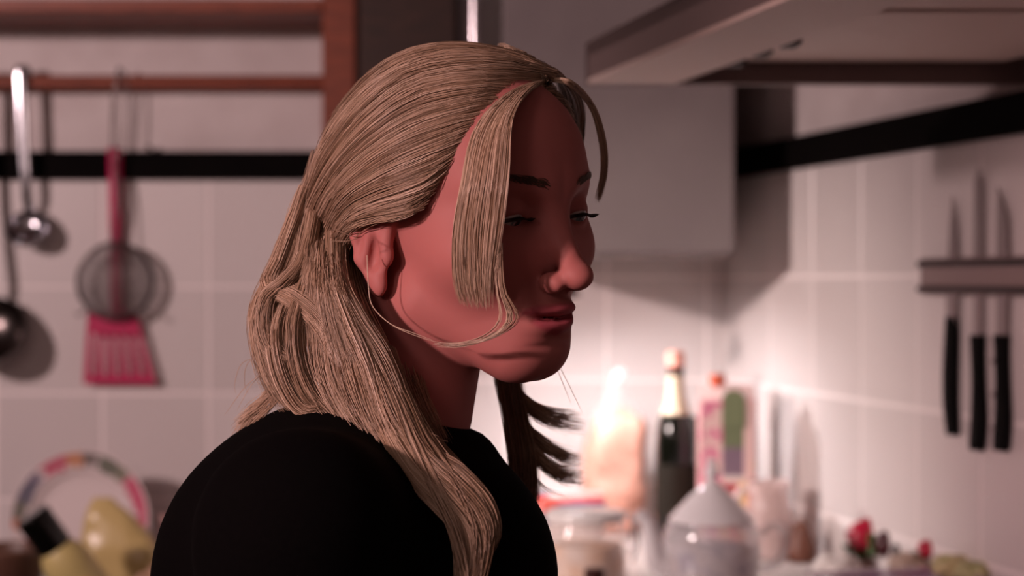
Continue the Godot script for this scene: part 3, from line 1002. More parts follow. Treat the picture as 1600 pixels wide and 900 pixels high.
	tube(mb, smooth_line([Vector3(0.071, 0.080, 0.0), Vector3(0.096, 0.092, -0.004), Vector3(0.110, 0.072, -0.006), Vector3(0.100, 0.040, -0.004), Vector3(0.073, 0.028, 0.0)], 24), [0.0065], 12)
	part("handle", mb.mesh(), tea, o)
	var bloom := FastNoiseLite.new()
	bloom.seed = 14
	bloom.frequency = 22.0
	mb = MB.new()
	soft_loft(mb, [[0.005, 0.03, 0.03, 0], [0.007, 0.060, 0.060, 0], [0.030, 0.066, 0.066, 0], [0.055, 0.064, 0.064, 0], [0.066, 0.050, 0.050, 0], [0.070, 0.002, 0.002, 0]], 60, Transform3D.IDENTITY, 0.010, 88, func(p: Vector3) -> Color:
		var b := bloom.get_noise_3d(p.x, p.y, p.z)
		return lin(Color(0.42, 0.35, 0.52)) if b > 0.16 else (lin(Color(0.62, 0.50, 0.48)) if b < -0.25 else lin(Color(0.74, 0.69, 0.71))), 1.0)
	part("infusion", mb.mesh(), mat(Color.WHITE, 0.5, 0.0, true), o)
	# --- pale jug to the right of the teapot
	var gj := P(1202, 0, 3.02)
	gj.y = top
	o = thing("glass_jug", "pale pinkish glass jug between the teapot and right wall", "jug", gj)
	mb = MB.new()
	lathe(mb, [Vector2(0.0, 0.0), Vector2(0.036, 0.0), Vector2(0.040, 0.008), Vector2(0.041, 0.06), Vector2(0.034, 0.09), Vector2(0.031, 0.105), Vector2(0.036, 0.125), Vector2(0.034, 0.125), Vector2(0.029, 0.106), Vector2(0.031, 0.09), Vector2(0.038, 0.06), Vector2(0.036, 0.01), Vector2(0.0, 0.008)], 36)
	var pinkglass := mat(Color(0.86, 0.76, 0.74, 0.55), 0.1)
	pinkglass.transparency = BaseMaterial3D.TRANSPARENCY_ALPHA
	part("body", mb.mesh(), pinkglass, o)
	mb = MB.new()
	tube(mb, smooth_line([Vector3(-0.032, 0.11, 0.004), Vector3(-0.05, 0.108, 0.006), Vector3(-0.056, 0.075, 0.006), Vector3(-0.041, 0.045, 0.004)], 16), [0.005], 10)
	part("handle", mb.mesh(), mat(Color(0.86, 0.78, 0.77), 0.15), o)
	# --- small brown pot by the wall
	var bp := P(1252, 0, 2.98)
	bp.y = top
	o = thing("brown_pot", "small brown earthenware pot at the foot of the right wall", "pot", bp)
	mb = MB.new()
	lathe(mb, [Vector2(0.0, 0.0), Vector2(0.018, 0.0), Vector2(0.023, 0.006), Vector2(0.025, 0.02), Vector2(0.020, 0.038), Vector2(0.0135, 0.05), Vector2(0.0145, 0.056), Vector2(0.012, 0.056), Vector2(0.011, 0.049), Vector2(0.0, 0.046)], 28)
	part("body", mb.mesh(), mat(Color(0.42, 0.25, 0.19), 0.5), o)
	mb = MB.new()
	lathe(mb, [Vector2(0.0135, 0.0565), Vector2(0.010, 0.061), Vector2(0.003, 0.064), Vector2(0.004, 0.069), Vector2(0.0, 0.071)], 24)
	part("lid", mb.mesh(), mat(Color(0.46, 0.28, 0.21), 0.5), o)
	# --- small dark brown jar just at the lower edge, in front of the clip jar
	var sp := P(929, 889, 2.62)
	o = thing("spice_jar", "small dark brown jar at lower edge before the clip jar", "jar", Vector3(sp.x, top, sp.z))
	var hgt := sp.y - top
	mb = MB.new()
	lathe(mb, [Vector2(0.0, 0.0), Vector2(0.013, 0.0), Vector2(0.0148, 0.003), Vector2(0.0148, hgt - 0.014), Vector2(0.013, hgt - 0.011), Vector2(0.0, hgt - 0.011)], 24)
	part("body", mb.mesh(), mat(Color(0.20, 0.07, 0.05), 0.4), o)
	mb = MB.new()
	lathe(mb, [Vector2(0.0, hgt - 0.0108), Vector2(0.0145, hgt - 0.0108), Vector2(0.0145, hgt - 0.001), Vector2(0.0135, hgt), Vector2(0.0, hgt)], 24)
	part("lid", mb.mesh(), mat(Color(0.24, 0.08, 0.05), 0.5), o)

# ---------------------------------------------------------------- tray with fruit at the right
func build_right_tray() -> void:
	var top := 0.92
	var rb := Basis(RU, Vector3.UP, RN)
	var c := on_right_wall(1560, 880, 0.13)
	c.y = top
	var o := thing("plastic_tray", "clear violet tinted plastic tray of fruit along the right wall", "tray", c)
	o.basis = rb
	var pl := mat(Color(0.70, 0.55, 0.68, 0.42), 0.12)
	pl.transparency = BaseMaterial3D.TRANSPARENCY_ALPHA
	var L := 0.66
	var W := 0.20
	part("base", box_mesh(Vector3(L, 0.004, W), 0.001), pl, o, Transform3D(Basis(), Vector3(0, 0.002, 0)))
	for s in [-1.0, 1.0]:
		part("wall", box_mesh(Vector3(L, 0.050, 0.003), 0.001), pl, o, Transform3D(Basis(), Vector3(0, 0.029, s * (W / 2 - 0.002))))
		part("wall", box_mesh(Vector3(0.003, 0.050, W - 0.008), 0.001), pl, o, Transform3D(Basis(), Vector3(s * (L / 2 - 0.002), 0.029, 0)))
	var rim := MB.new()
	for s in [-1.0, 1.0]:
		bbox(rim, Vector3(L + 0.016, 0.004, 0.012), 0.0015, Transform3D(Basis(), Vector3(0, 0.056, s * (W / 2 + 0.002))))
		bbox(rim, Vector3(0.012, 0.004, W), 0.0015, Transform3D(Basis(), Vector3(s * (L / 2 + 0.002), 0.056, 0)))
	part("rim", rim.mesh(), pl, o)
	# strawberries
	var red := mat(Color(0.66, 0.05, 0.19), 0.35)
	var dark_red := mat(Color(0.24, 0.03, 0.07), 0.35)
	var green := mat(Color(0.22, 0.32, 0.10), 0.6)
	var spots := [[1348, 836, 2.86, 0.025, 0.9, red, "bright red strawberry at the far end of the plastic tray"], [1388, 850, 2.80, 0.021, -0.5, dark_red, "dark red strawberry with big green leaves behind the bright one"], [1450, 857, 2.66, 0.0145, 0.4, red, "small red strawberry near the middle of the plastic tray"]]
	for s in spots:
		var q := P(s[0], s[1], s[2])
		var b := thing("strawberry", s[6], "strawberry", q, "strawberries in the tray")
		b.rotation = Vector3(0.4, s[4], 2.2 + s[4])
		var r: float = s[3]
		var mb := MB.new()
		var prof := []
		for k in 17:
			var t := k / 16.0
			prof.append(Vector2(r * pow(sin(PI * pow(t, 0.72)), 0.85) if k < 16 else 0.0, -r * 1.2 + 2.1 * r * (1.0 - t) * 1.05))
		lathe(mb, prof, 20)
		part("berry", mb.mesh(), s[5], b)
		for k in 6:
			var a := TAU * k / 6.0
			mb = MB.new()
			var dv := Vector3(cos(a), 0, sin(a))
			var pts := [Vector3(0, r * 1.02, 0), dv * r * 0.5 + Vector3(0, r * 1.2, 0), dv * r * 1.0 + Vector3(0, r * 0.98, 0)]
			tube(mb, smooth_line(pts, 8), [r * 0.08, r * 0.2, r * 0.3, r * 0.32, r * 0.3, r * 0.26, r * 0.2, r * 0.1, r * 0.02], 6, Color.WHITE, 0.25)
			part("leaf", mb.mesh(), green, b)
	# what they lie on: lettuce leaves, dark grapes
	var vm := mat(Color.WHITE, 0.5, 0.0, true)
	var leaves := [[1488, 886, 2.55, 0.028, Color(0.76, 0.70, 0.52), 41, "pale yellow green lettuce leaf at the tray's near end"], [1420, 884, 2.66, 0.030, Color(0.66, 0.56, 0.50), 42, "curled brownish lettuce leaf in the middle of the tray"], [1352, 886, 2.86, 0.026, Color(0.66, 0.54, 0.50), 43, "small pale brownish lettuce leaf under the bright strawberry"], [1524, 895, 2.5, 0.026, Color(0.68, 0.66, 0.48), 44, "pale green lettuce leaf at the right edge of the tray"]]
	for l in leaves:
		var q := P(l[0], l[1], l[2])
		var b := thing("lettuce_leaf", l[6], "lettuce", q, "lettuce in the tray")
		var mb := MB.new()
		crumple(mb, l[3], 0.6, l[5], lin(l[4]), lin(Color(l[4].r * 0.7, l[4].g * 0.8, l[4].b * 0.55)))
		part("blade", mb.mesh(), vm, b)
	# dark grapes
	var k2 := 0
	for g in [[1376, 840, 2.84, "dark grape between the two larger strawberries"], [1404, 862, 2.76, "dark grape right of the dark strawberry"]]:
		var b := thing("grape", g[3], "grape", P(g[0], g[1], g[2]), "dark grapes in the tray")
		var mb := MB.new()
		var prof := []
		for k in 13:
			var t := PI * k / 12.0
			prof.append(Vector2(sin(t) * 0.0105, cos(t) * 0.0125))
		lathe(mb, prof, 18)
		part("berry", mb.mesh(), mat(Color(0.10, 0.05, 0.06), 0.25), b)
		mb = MB.new()
		tube(mb, [Vector3(0, 0.012, 0), Vector3(0.001, 0.017, 0)], [0.0012, 0.0016], 6)
		part("stalk", mb.mesh(), green, b)
		k2 += 1
	# crumpled white napkin in front
	var nb := P(1308, 896, 2.7)
	nb.y = top + 0.026
	o = thing("paper_napkin", "crumpled white paper napkin left of the plastic tray", "napkin", nb)
	var mb2 := MB.new()
	crumple(mb2, 0.034, 0.9, 91, lin(Color(0.88, 0.84, 0.82)), lin(Color(0.84, 0.80, 0.79)))
	part("paper", mb2.mesh(), mat(Color.WHITE, 0.8, 0.0, true), o)

# a crumpled ball: folded by noise
func crumple(mb: MB, r: float, squash: float, sd: int, ca: Color, cb: Color) -> void:
	var nz := FastNoiseLite.new()
	nz.seed = sd
	nz.frequency = 1.1
	nz.fractal_type = FastNoiseLite.FRACTAL_RIDGED
	nz.fractal_octaves = 3
	var rows := 22
	var seg := 34
	var pts := []
	for a in rows + 1:
		for b in seg + 1:
			var th := PI * a / rows
			var ph := TAU * (b % seg) / seg
			var d := Vector3(sin(th) * cos(ph), cos(th), sin(th) * sin(ph))
			var q := nz.get_noise_3d(d.x, d.y, d.z)
			pts.append([d * Vector3(1, squash, 1) * r * (0.85 + 0.35 * q), q])
	var f := mb.v.size()
	var w := seg + 1
	for a in rows + 1:
		for b in w:
			var p: Vector3 = pts[a * w + b][0]
			var e1: Vector3 = pts[a * w + (b + 1 if b < seg else 1)][0] - pts[a * w + (b - 1 if b > 0 else seg - 1)][0]
			var e2: Vector3 = pts[mini(a + 1, rows) * w + b][0] - pts[maxi(a - 1, 0) * w + b][0]
			var nn := e1.cross(e2)
			nn = nn.normalized() if nn.length() > 1e-12 else p.normalized()
			if nn.dot(p) < 0:
				nn = -nn
			mb.vert(p, nn, ca if pts[a * w + b][1] > 0.0 else cb)
	for a in rows:
		for b in seg:
			var k := f + a * w + b
			mb.quad(k, k + 1, k + w + 1, k + w)

# ---------------------------------------------------------------- dishes at the left
func build_left_dishes() -> void:
	var board := 0.806
	# plate with pink flowers on its rim
	var pc := P(128, 806, 3.34)
	var r := 0.125
	pc.y = board + 0.009 + r
	var o := thing("dinner_plate", "white plate with pink flowered rim standing against the tiles", "plate", pc)
	o.rotation.x = -0.16
	var mb := MB.new()
	var prof := []
	for s in [[0.0, 0.0], [0.3, 0.0], [0.55, 0.001], [0.66, 0.004], [0.70, 0.009], [0.74, 0.0115], [0.80, 0.0135], [0.86, 0.0155], [0.92, 0.018], [0.97, 0.020], [1.0, 0.0215], [1.0, 0.0190], [0.9, 0.0145], [0.72, 0.006], [0.64, -0.003], [0.0, -0.003]]:
		prof.append(Vector2(s[0] * r, s[1]))
	var petal := FastNoiseLite.new()
	petal.seed = 8
	petal.frequency = 30.0
	var print_on := func(p: Vector3) -> Color:
		var white := lin(Color(0.87, 0.82, 0.81))
		var rr := Vector2(p.x, p.z).length() / r
		if rr < 0.73 or p.y < 0.008:
			return white
		var an := rad_to_deg(atan2(-p.z, p.x))
		var nv := petal.get_noise_2d(p.x, p.z) * 8.0
		for f in [[118, 13, Color(0.79, 0.44, 0.51)], [25, 17, Color(0.79, 0.40, 0.49)], [-8, 11, Color(0.79, 0.40, 0.49)], [98, 8, Color(0.80, 0.58, 0.46)], [84, 7, Color(0.50, 0.47, 0.45)], [65, 10, Color(0.47, 0.48, 0.43)], [50, 6, Color(0.55, 0.54, 0.48)], [152, 10, Color(0.46, 0.45, 0.50)], [140, 7, Color(0.56, 0.52, 0.58)], [168, 8, Color(0.50, 0.49, 0.45)], [186, 6, Color(0.78, 0.52, 0.42)], [215, 12, Color(0.79, 0.44, 0.51)], [240, 9, Color(0.45, 0.47, 0.43)], [270, 13, Color(0.79, 0.44, 0.51)], [300, 9, Color(0.5, 0.5, 0.45)], [325, 10, Color(0.76, 0.3, 0.4)]]:
			var da: float = absf(wrapf(an - f[0], -180, 180))
			if da < f[1] + nv and rr > 0.77 + 0.01 * nv and rr < 0.965:
				return lin(f[2])
		return white
	# dense rows over the rim so that the print has an edge
	var dense := []
	for k in prof.size() - 1:
		for j in 6:
			dense.append(prof[k].lerp(prof[k + 1], j / 6.0))
	dense.append(prof[-1])
	lathe(mb, dense, 180, Transform3D(Basis(Vector3.RIGHT, PI / 2), Vector3.ZERO), print_on)
	part("dish", mb.mesh(), mat(Color.WHITE, 0.18, 0.0, true), o)
	# wire dish rack the plate stands in
	var wire := mat(Color(0.45, 0.42, 0.42), 0.35, 0.9)
	var rk := thing("dish_rack", "low wire dish rack holding the flowered plate", "dish rack", Vector3(pc.x, board, pc.z + 0.03))
	mb = MB.new()
	for s in [-1.0, 1.0]:
		tube(mb, [Vector3(-0.2, 0.003, 0.06 * s), Vector3(0.13, 0.003, 0.06 * s)], [0.0025], 6)
	part("runner", mb.mesh(), wire, rk)
	for k in 5:
		mb = MB.new()
		tube(mb, smooth_line([Vector3(-0.19 + 0.08 * k, 0.004, 0.06), Vector3(-0.19 + 0.08 * k, 0.05, 0.045), Vector3(-0.19 + 0.08 * k, 0.052, 0.03), Vector3(-0.19 + 0.08 * k, 0.004, 0.022)], 12), [0.002], 6)
		part("prong", mb.mesh(), wire, rk)
	# squeeze bottle with black cap, tilted
	var cream := mat(Color(0.80, 0.73, 0.48), 0.4)
	var capp := P(62, 822, 2.98)
	var tail := P(168, 968, 3.02)
	var axis := (capp - tail).normalized()
	var bt := thing("squeeze_bottle", "tilted cream yellow squeeze bottle with glossy black cap before the plate", "bottle", tail)
	bt.basis = Basis(Quaternion(Vector3.UP, axis))
	var L := (capp - tail).length()
	mb = MB.new()
	lathe(mb, [Vector2(0, 0), Vector2(0.03, 0.0), Vector2(0.038, 0.006), Vector2(0.040, 0.02), Vector2(0.040, L * 0.55), Vector2(0.037, L * 0.68), Vector2(0.029, L * 0.76), Vector2(0.026, L * 0.78), Vector2(0.0, L * 0.78)], 36)
	part("body", mb.mesh(), cream, bt)
	mb = MB.new()
	lathe(mb, [Vector2(0.0275, L * 0.775), Vector2(0.029, L * 0.785), Vector2(0.029, L * 1.10), Vector2(0.026, L * 1.125), Vector2(0.0, L * 1.13)], 36)
	part("cap", mb.mesh(), mat(Color(0.012, 0.018, 0.013), 0.14), bt)
	# broad yellow pouch next to it
	var yb := P(188, 880, 3.19)
	yb.y = board + 0.004
	var yo := thing("yellow_pouch", "pale yellow refill pouch slumped between the plate and black top", "pouch", yb)
	mb = MB.new()
	soft_loft(mb, [[0.0, 0.065, 0.025, 0.012], [0.008, 0.076, 0.036, 0.010], [0.06, 0.074, 0.036, 0.006], [0.11, 0.064, 0.030, 0.0], [0.15, 0.042, 0.020, -0.016], [0.188, 0.014, 0.004, -0.030]], 40, Transform3D.IDENTITY, 0.008, 5, func(_p: Vector3) -> Color: return lin(Color(0.80, 0.71, 0.48)))
	part("pouch", mb.mesh(), mat(Color.WHITE, 0.3, 0.0, true), yo)
	# crumpled wrapper in front
	var wb := P(246, 905, 3.05)
	wb.y = board + 0.050
	var wo := thing("crumpled_wrapper", "crumpled olive and pink wrapper below the yellow pouch", "wrapper", wb)
	mb = MB.new()
	crumple(mb, 0.046, 1.0, 17, lin(Color(0.74, 0.60, 0.50)), lin(Color(0.58, 0.50, 0.30)))
	part("foil", mb.mesh(), mat(Color.WHITE, 0.3, 0.0, true), wo)
	# brown bowl cut by the left edge
	var bb := P(2, 0, 3.1)
	bb.y = board + 0.004
	var bo := thing("brown_bowl", "brown earthenware bowl cut off by the lower left edge", "bowl", bb)
	mb = MB.new()
	lathe(mb, [Vector2(0, 0), Vector2(0.04, 0.0), Vector2(0.043, 0.008), Vector2(0.062, 0.05), Vector2(0.07, 0.10), Vector2(0.071, 0.115), Vector2(0.067, 0.115), Vector2(0.065, 0.1), Vector2(0.055, 0.05), Vector2(0.03, 0.015), Vector2(0, 0.012)], 40)
	part("body", mb.mesh(), mat(Color(0.36, 0.24, 0.19), 0.45), bo)
	mb = MB.new()
	lathe(mb, [Vector2(0.0665, 0.1145), Vector2(0.069, 0.1175), Vector2(0.0715, 0.1145)], 40)
	part("glazed_rim", mb.mesh(), mat(Color(0.5, 0.36, 0.28), 0.25), bo)
	# pink cup half hidden behind the shoulder
	var cb := P(282, 0, 3.3)
	cb.y = board + 0.004
	var co := thing("pink_cup", "pale pink cup between the plate and the black sleeve", "cup", cb)
	mb = MB.new()
	lathe(mb, [Vector2(0, 0), Vector2(0.022, 0.0), Vector2(0.026, 0.006), Vector2(0.034, 0.06), Vector2(0.037, 0.145), Vector2(0.034, 0.145), Vector2(0.031, 0.06), Vector2(0.022, 0.01), Vector2(0, 0.008)], 32)
	part("body", mb.mesh(), mat(Color(0.80, 0.64, 0.62), 0.3), co)
	mb = MB.new()
	tube(mb, smooth_line([Vector3(0.034, 0.12, 0), Vector3(0.058, 0.115, 0), Vector3(0.06, 0.07, 0), Vector3(0.034, 0.05, 0)], 16), [0.005], 10)
	part("handle", mb.mesh(), mat(Color(0.80, 0.64, 0.62), 0.3), co)

# ================================================================ THE PERSON
func head_sdf(p: Vector3) -> float:
	var a := Vector3(absf(p.x), p.y, p.z)
	# skull and face masses
	var d := ell(p, Vector3(0, 0.044, -0.004), Vector3(0.071, 0.086, 0.091))
	d = smin(d, ell(p, Vector3(0, 0.058, 0.034), Vector3(0.058, 0.056, 0.060)), 0.02)
	d = smin(d, ell(p, Vector3(0, 0.002, 0.036), Vector3(0.057, 0.056, 0.052)), 0.02)
	d = smin(d, cone(p, Vector3(0, -0.010, 0.038), Vector3(0, -0.046, 0.048), 0.047, 0.032), 0.02)
	d = smin(d, ell(p, Vector3(0, -0.0625, 0.066), Vector3(0.019, 0.0175, 0.0205)), 0.022)
	d = smin(d, cone(a, Vector3(0.048, -0.034, 0.012), Vector3(0.013, -0.064, 0.061), 0.013, 0.0145), 0.026)
	d = smin(d, ell(a, Vector3(0.043, 0.000, 0.054), Vector3(0.018, 0.019, 0.021)), 0.024)
	# neck
	d = smin(d, minf(cone(p, neck_a, neck_b, 0.047, 0.049), cone(p, neck_b, neck_c, 0.049, 0.052)), 0.022)
	if d > 0.045:
		return d
	# brow, eye sockets
	d = smin(d, cone(a, Vector3(0.008, 0.045, 0.084), Vector3(0.042, 0.047, 0.064), 0.0100, 0.0085), 0.014)
	d = smax(d, -ell(a, Vector3(0.0315, 0.029, 0.096), Vector3(0.0170, 0.0105, 0.0160)), 0.012)
	d = smin(d, (a - Vector3(0.0305, 0.0270, 0.0725)).length() - 0.0133, 0.004)
	d = smax(d, -ell(a, Vector3(0.0305, 0.0240, 0.088), Vector3(0.0135, 0.0036, 0.010)), 0.002)
	d = smin(d, (a - Vector3(0.0305, 0.0270, 0.0715)).length() - 0.0120, 0.001)
	# nose
	d = smin(d, cone(p, Vector3(0, 0.036, 0.082), Vector3(0, -0.009, 0.1065), 0.0062, 0.0086), 0.012)
	d = smin(d, ell(p, Vector3(0, -0.0125, 0.1098), Vector3(0.0098, 0.0086, 0.0108)), 0.007)
	d = smin(d, ell(a, Vector3(0.0122, -0.0165, 0.0985), Vector3(0.0066, 0.0070, 0.0100)), 0.0045)
	d = smax(d, -ell(a, Vector3(0.0064, -0.0250, 0.1038), Vector3(0.0036, 0.0042, 0.0058)), 0.002)
	# muzzle and lips; the mouth bends back round the teeth
	var q := Vector3(p.x, p.y, p.z + p.x * p.x * 13.0)
	d = smin(d, ell(q, Vector3(0, -0.0385, 0.074), Vector3(0.028, 0.020, 0.0205)), 0.014)
	d = smin(d, ell(q, Vector3(0, -0.0352 - absf(p.x) * 0.02, 0.0905), Vector3(0.0225, 0.0050, 0.0085)), 0.004)
	d = smin(d, ell(q, Vector3(0, -0.0470 + absf(p.x) * 0.22, 0.0885), Vector3(0.0195, 0.0060, 0.0090)), 0.005)
	d = smax(d, -ell(q, Vector3(0, -0.0412 + absf(p.x) * 0.08, 0.1005), Vector3(0.0250, 0.0015, 0.0130)), 0.0022)
	d = smax(d, -ell(q, Vector3(0, -0.0560, 0.0995), Vector3(0.0180, 0.0036, 0.0100)), 0.008)
	d = smax(d, -cone(p, Vector3(0, -0.026, 0.1045), Vector3(0, -0.031, 0.1058), 0.0022, 0.0026), 0.004)
	# ears
	if a.x > 0.055 and absf(p.y) < 0.05 and p.z < 0.03:
		var e := ell(a, Vector3(0.0725, 0.004, -0.006), Vector3(0.0060, 0.0235, 0.0130))
		e = smax(e, -ell(a, Vector3(0.0808, 0.0, -0.005), Vector3(0.0085, 0.0145, 0.0086)), 0.003)
		var pts := [Vector3(0.072, 0.007, 0.005), Vector3(0.0715, 0.020, 0.006), Vector3(0.0735, 0.028, -0.002), Vector3(0.076, 0.025, -0.014), Vector3(0.078, 0.011, -0.0195), Vector3(0.077, -0.004, -0.017), Vector3(0.075, -0.015, -0.009)]
		for k in 6:
			e = smin(e, cone(a, pts[k], pts[k + 1], 0.0036, 0.0036), 0.004)
		e = smin(e, ell(a, Vector3(0.0735, -0.0205, -0.003), Vector3(0.0050, 0.0085, 0.0075)), 0.005)
		e = smin(e, ell(a, Vector3(0.0720, -0.001, 0.0055), Vector3(0.0042, 0.0065, 0.0042)), 0.003)
		e = smin(e, cone(a, Vector3(0.0765, 0.017, -0.007), Vector3(0.0765, -0.006, -0.0130), 0.0028, 0.003), 0.004)
		d = smin(d, e, 0.005)
	return d

func skin_color(p: Vector3) -> Color:
	var base := Color(0.46, 0.155, 0.140)
	# lips carry their own colour
	var q := Vector3(p.x, p.y, p.z + p.x * p.x * 13.0)
	var up := ell(q, Vector3(0, -0.0356 - absf(p.x) * 0.02, 0.0915), Vector3(0.0240, 0.0052, 0.0100))
	var lw := ell(q, Vector3(0, -0.0470 + absf(p.x) * 0.22, 0.0895), Vector3(0.0205, 0.0062, 0.0105))
	var lip := clampf(0.5 - minf(up, lw) / 0.0016, 0.0, 1.0)
	return base.lerp(Color(0.42, 0.085, 0.105), lip)

func hair_point(px: float, py: float, off := 0.0) -> Vector3:
	# where the sight line meets the outside of the hair on the skull
	var c := Vector3(0, 0.041, -0.006)
	var r := Vector3(0.085, 0.1035, 0.099) + Vector3.ONE * off
	var o := head_inv * CAM
	var t := head_inv.basis * (P(px, py, 1.0) - CAM)
	var oo := (o - c) / r
	var tt := t / r
	var b := oo.dot(tt)
	var cc := oo.dot(oo) - 1.0
	var a := tt.dot(tt)
	var disc := b * b - a * cc
	var s := -b / a if disc <= 0.0 else (-b - sqrt(disc)) / a
	return head * (o + t * s)

var hair_mb: MB
var ragged := 0.12     # how unevenly the strands end

func strand(pts: Array, segs: int, rad: float, col: Color) -> void:
	var f := hair_mb.v.size()
	var side := Vector3.ZERO
	var line := []
	var reach := 1.0 - ragged * rng.randf()
	for k in segs + 1:
		line.append(cat(pts, reach * k / segs))
	for k in segs + 1:
		var t: Vector3 = (line[mini(k + 1, segs)] - line[maxi(k - 1, 0)]).normalized()
		side = t.cross(Vector3(0.31, 0.2, 0.93)).normalized() if k == 0 else (side - t * side.dot(t)).normalized()
		var oth := t.cross(side)
		var u := float(k) / segs
		var r := rad * (1.0 if u < 0.7 else lerpf(1.0, 0.25, (u - 0.7) / 0.3))
		for s in 3:
			var nn: Vector3 = side * [1.0, -0.5, -0.5][s] + oth * [0.0, 0.866, -0.866][s]
			hair_mb.v.push_back(line[k] + nn * r)
			hair_mb.n.push_back(nn)
			hair_mb.c.push_back(col)
			hair_mb.uv.push_back(Vector2.ZERO)
	for k in segs:
		for s in 3:
			var a := f + k * 3 + s
			var b := f + k * 3 + (s + 1) % 3
			hair_mb.i.append_array(PackedInt32Array([a, b + 3, b, a, a + 3, b + 3]))

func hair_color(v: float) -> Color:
	# from dark ash to pale blond
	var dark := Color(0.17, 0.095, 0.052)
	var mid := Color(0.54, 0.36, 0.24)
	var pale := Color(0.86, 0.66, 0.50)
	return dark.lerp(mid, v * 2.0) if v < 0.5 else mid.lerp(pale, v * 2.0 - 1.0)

# strands between neighbouring guide curves; clumped
func field(guides: Array, count: int, segs: int, thick: float, jitter: float, tone: float, clump := 0.6, mirror := false, rad := 0.00025) -> void:
	var n := guides.size() - 1
	var clumps := maxi(6, count / 22)
	var cl := []
	for k in clumps:
		cl.append([rng.randf() * maxf(n, 0.0001), rng.randf_range(-1, 1), rng.randf_range(-0.33, 0.30), rng.randf() * TAU, Vector3(rng.randfn(), rng.randfn(), rng.randfn()) * jitter])
	for s in count:
		var c: Array = cl[rng.randi() % clumps]
		var spread := rng.randfn() * 0.16
		var t0: float = clampf(rng.randf() * n, 0.0, n) if n > 0 else 0.0
		var pts := []
		var m: int = guides[0].size()
		var lift := rng.randf_range(-1, 1)
		var jit := Vector3(rng.randfn(), rng.randfn(), rng.randfn()) * jitter * 0.5
		var wave := rng.randf() * TAU
		for k in m:
			var u := float(k) / (m - 1)
			var t: float = c[0] + spread * (1.0 - clump * u) * (2.0 if k == 0 else 1.0)
			t = clampf(t, 0.0, n)
			var g := mini(int(t), maxi(n - 1, 0))
			var a: Vector3 = guides[g][k]
			var b: Vector3 = guides[mini(g + 1, n)][k]
			var q := a.lerp(b, t - g)
			var away := (q - head * Vector3(0, 0.03, -0.01)).normalized()
			q += away * thick * (lerpf(lift, c[1], clump * u)) * (0.5 + 0.5 * u)
			q += (c[4] * clump + jit * (1.0 - clump * 0.5)) * (0.15 + u)
			q += Vector3(sin(wave + u * 7.0), cos(wave * 1.7 + u * 6.0), sin(wave * 0.6 + u * 8.0)) * jitter * 0.25
			pts.append(q)
		if mirror:
			for k in m:
				var w := head_inv * (pts[k] as Vector3)
				w.x = absf(w.x) + 0.001
				pts[k] = head * w
		strand(pts, segs, rad * rng.randf_range(0.7, 1.25), hair_color(clampf(tone + c[2] + rng.randfn() * 0.13, 0.0, 1.0)))

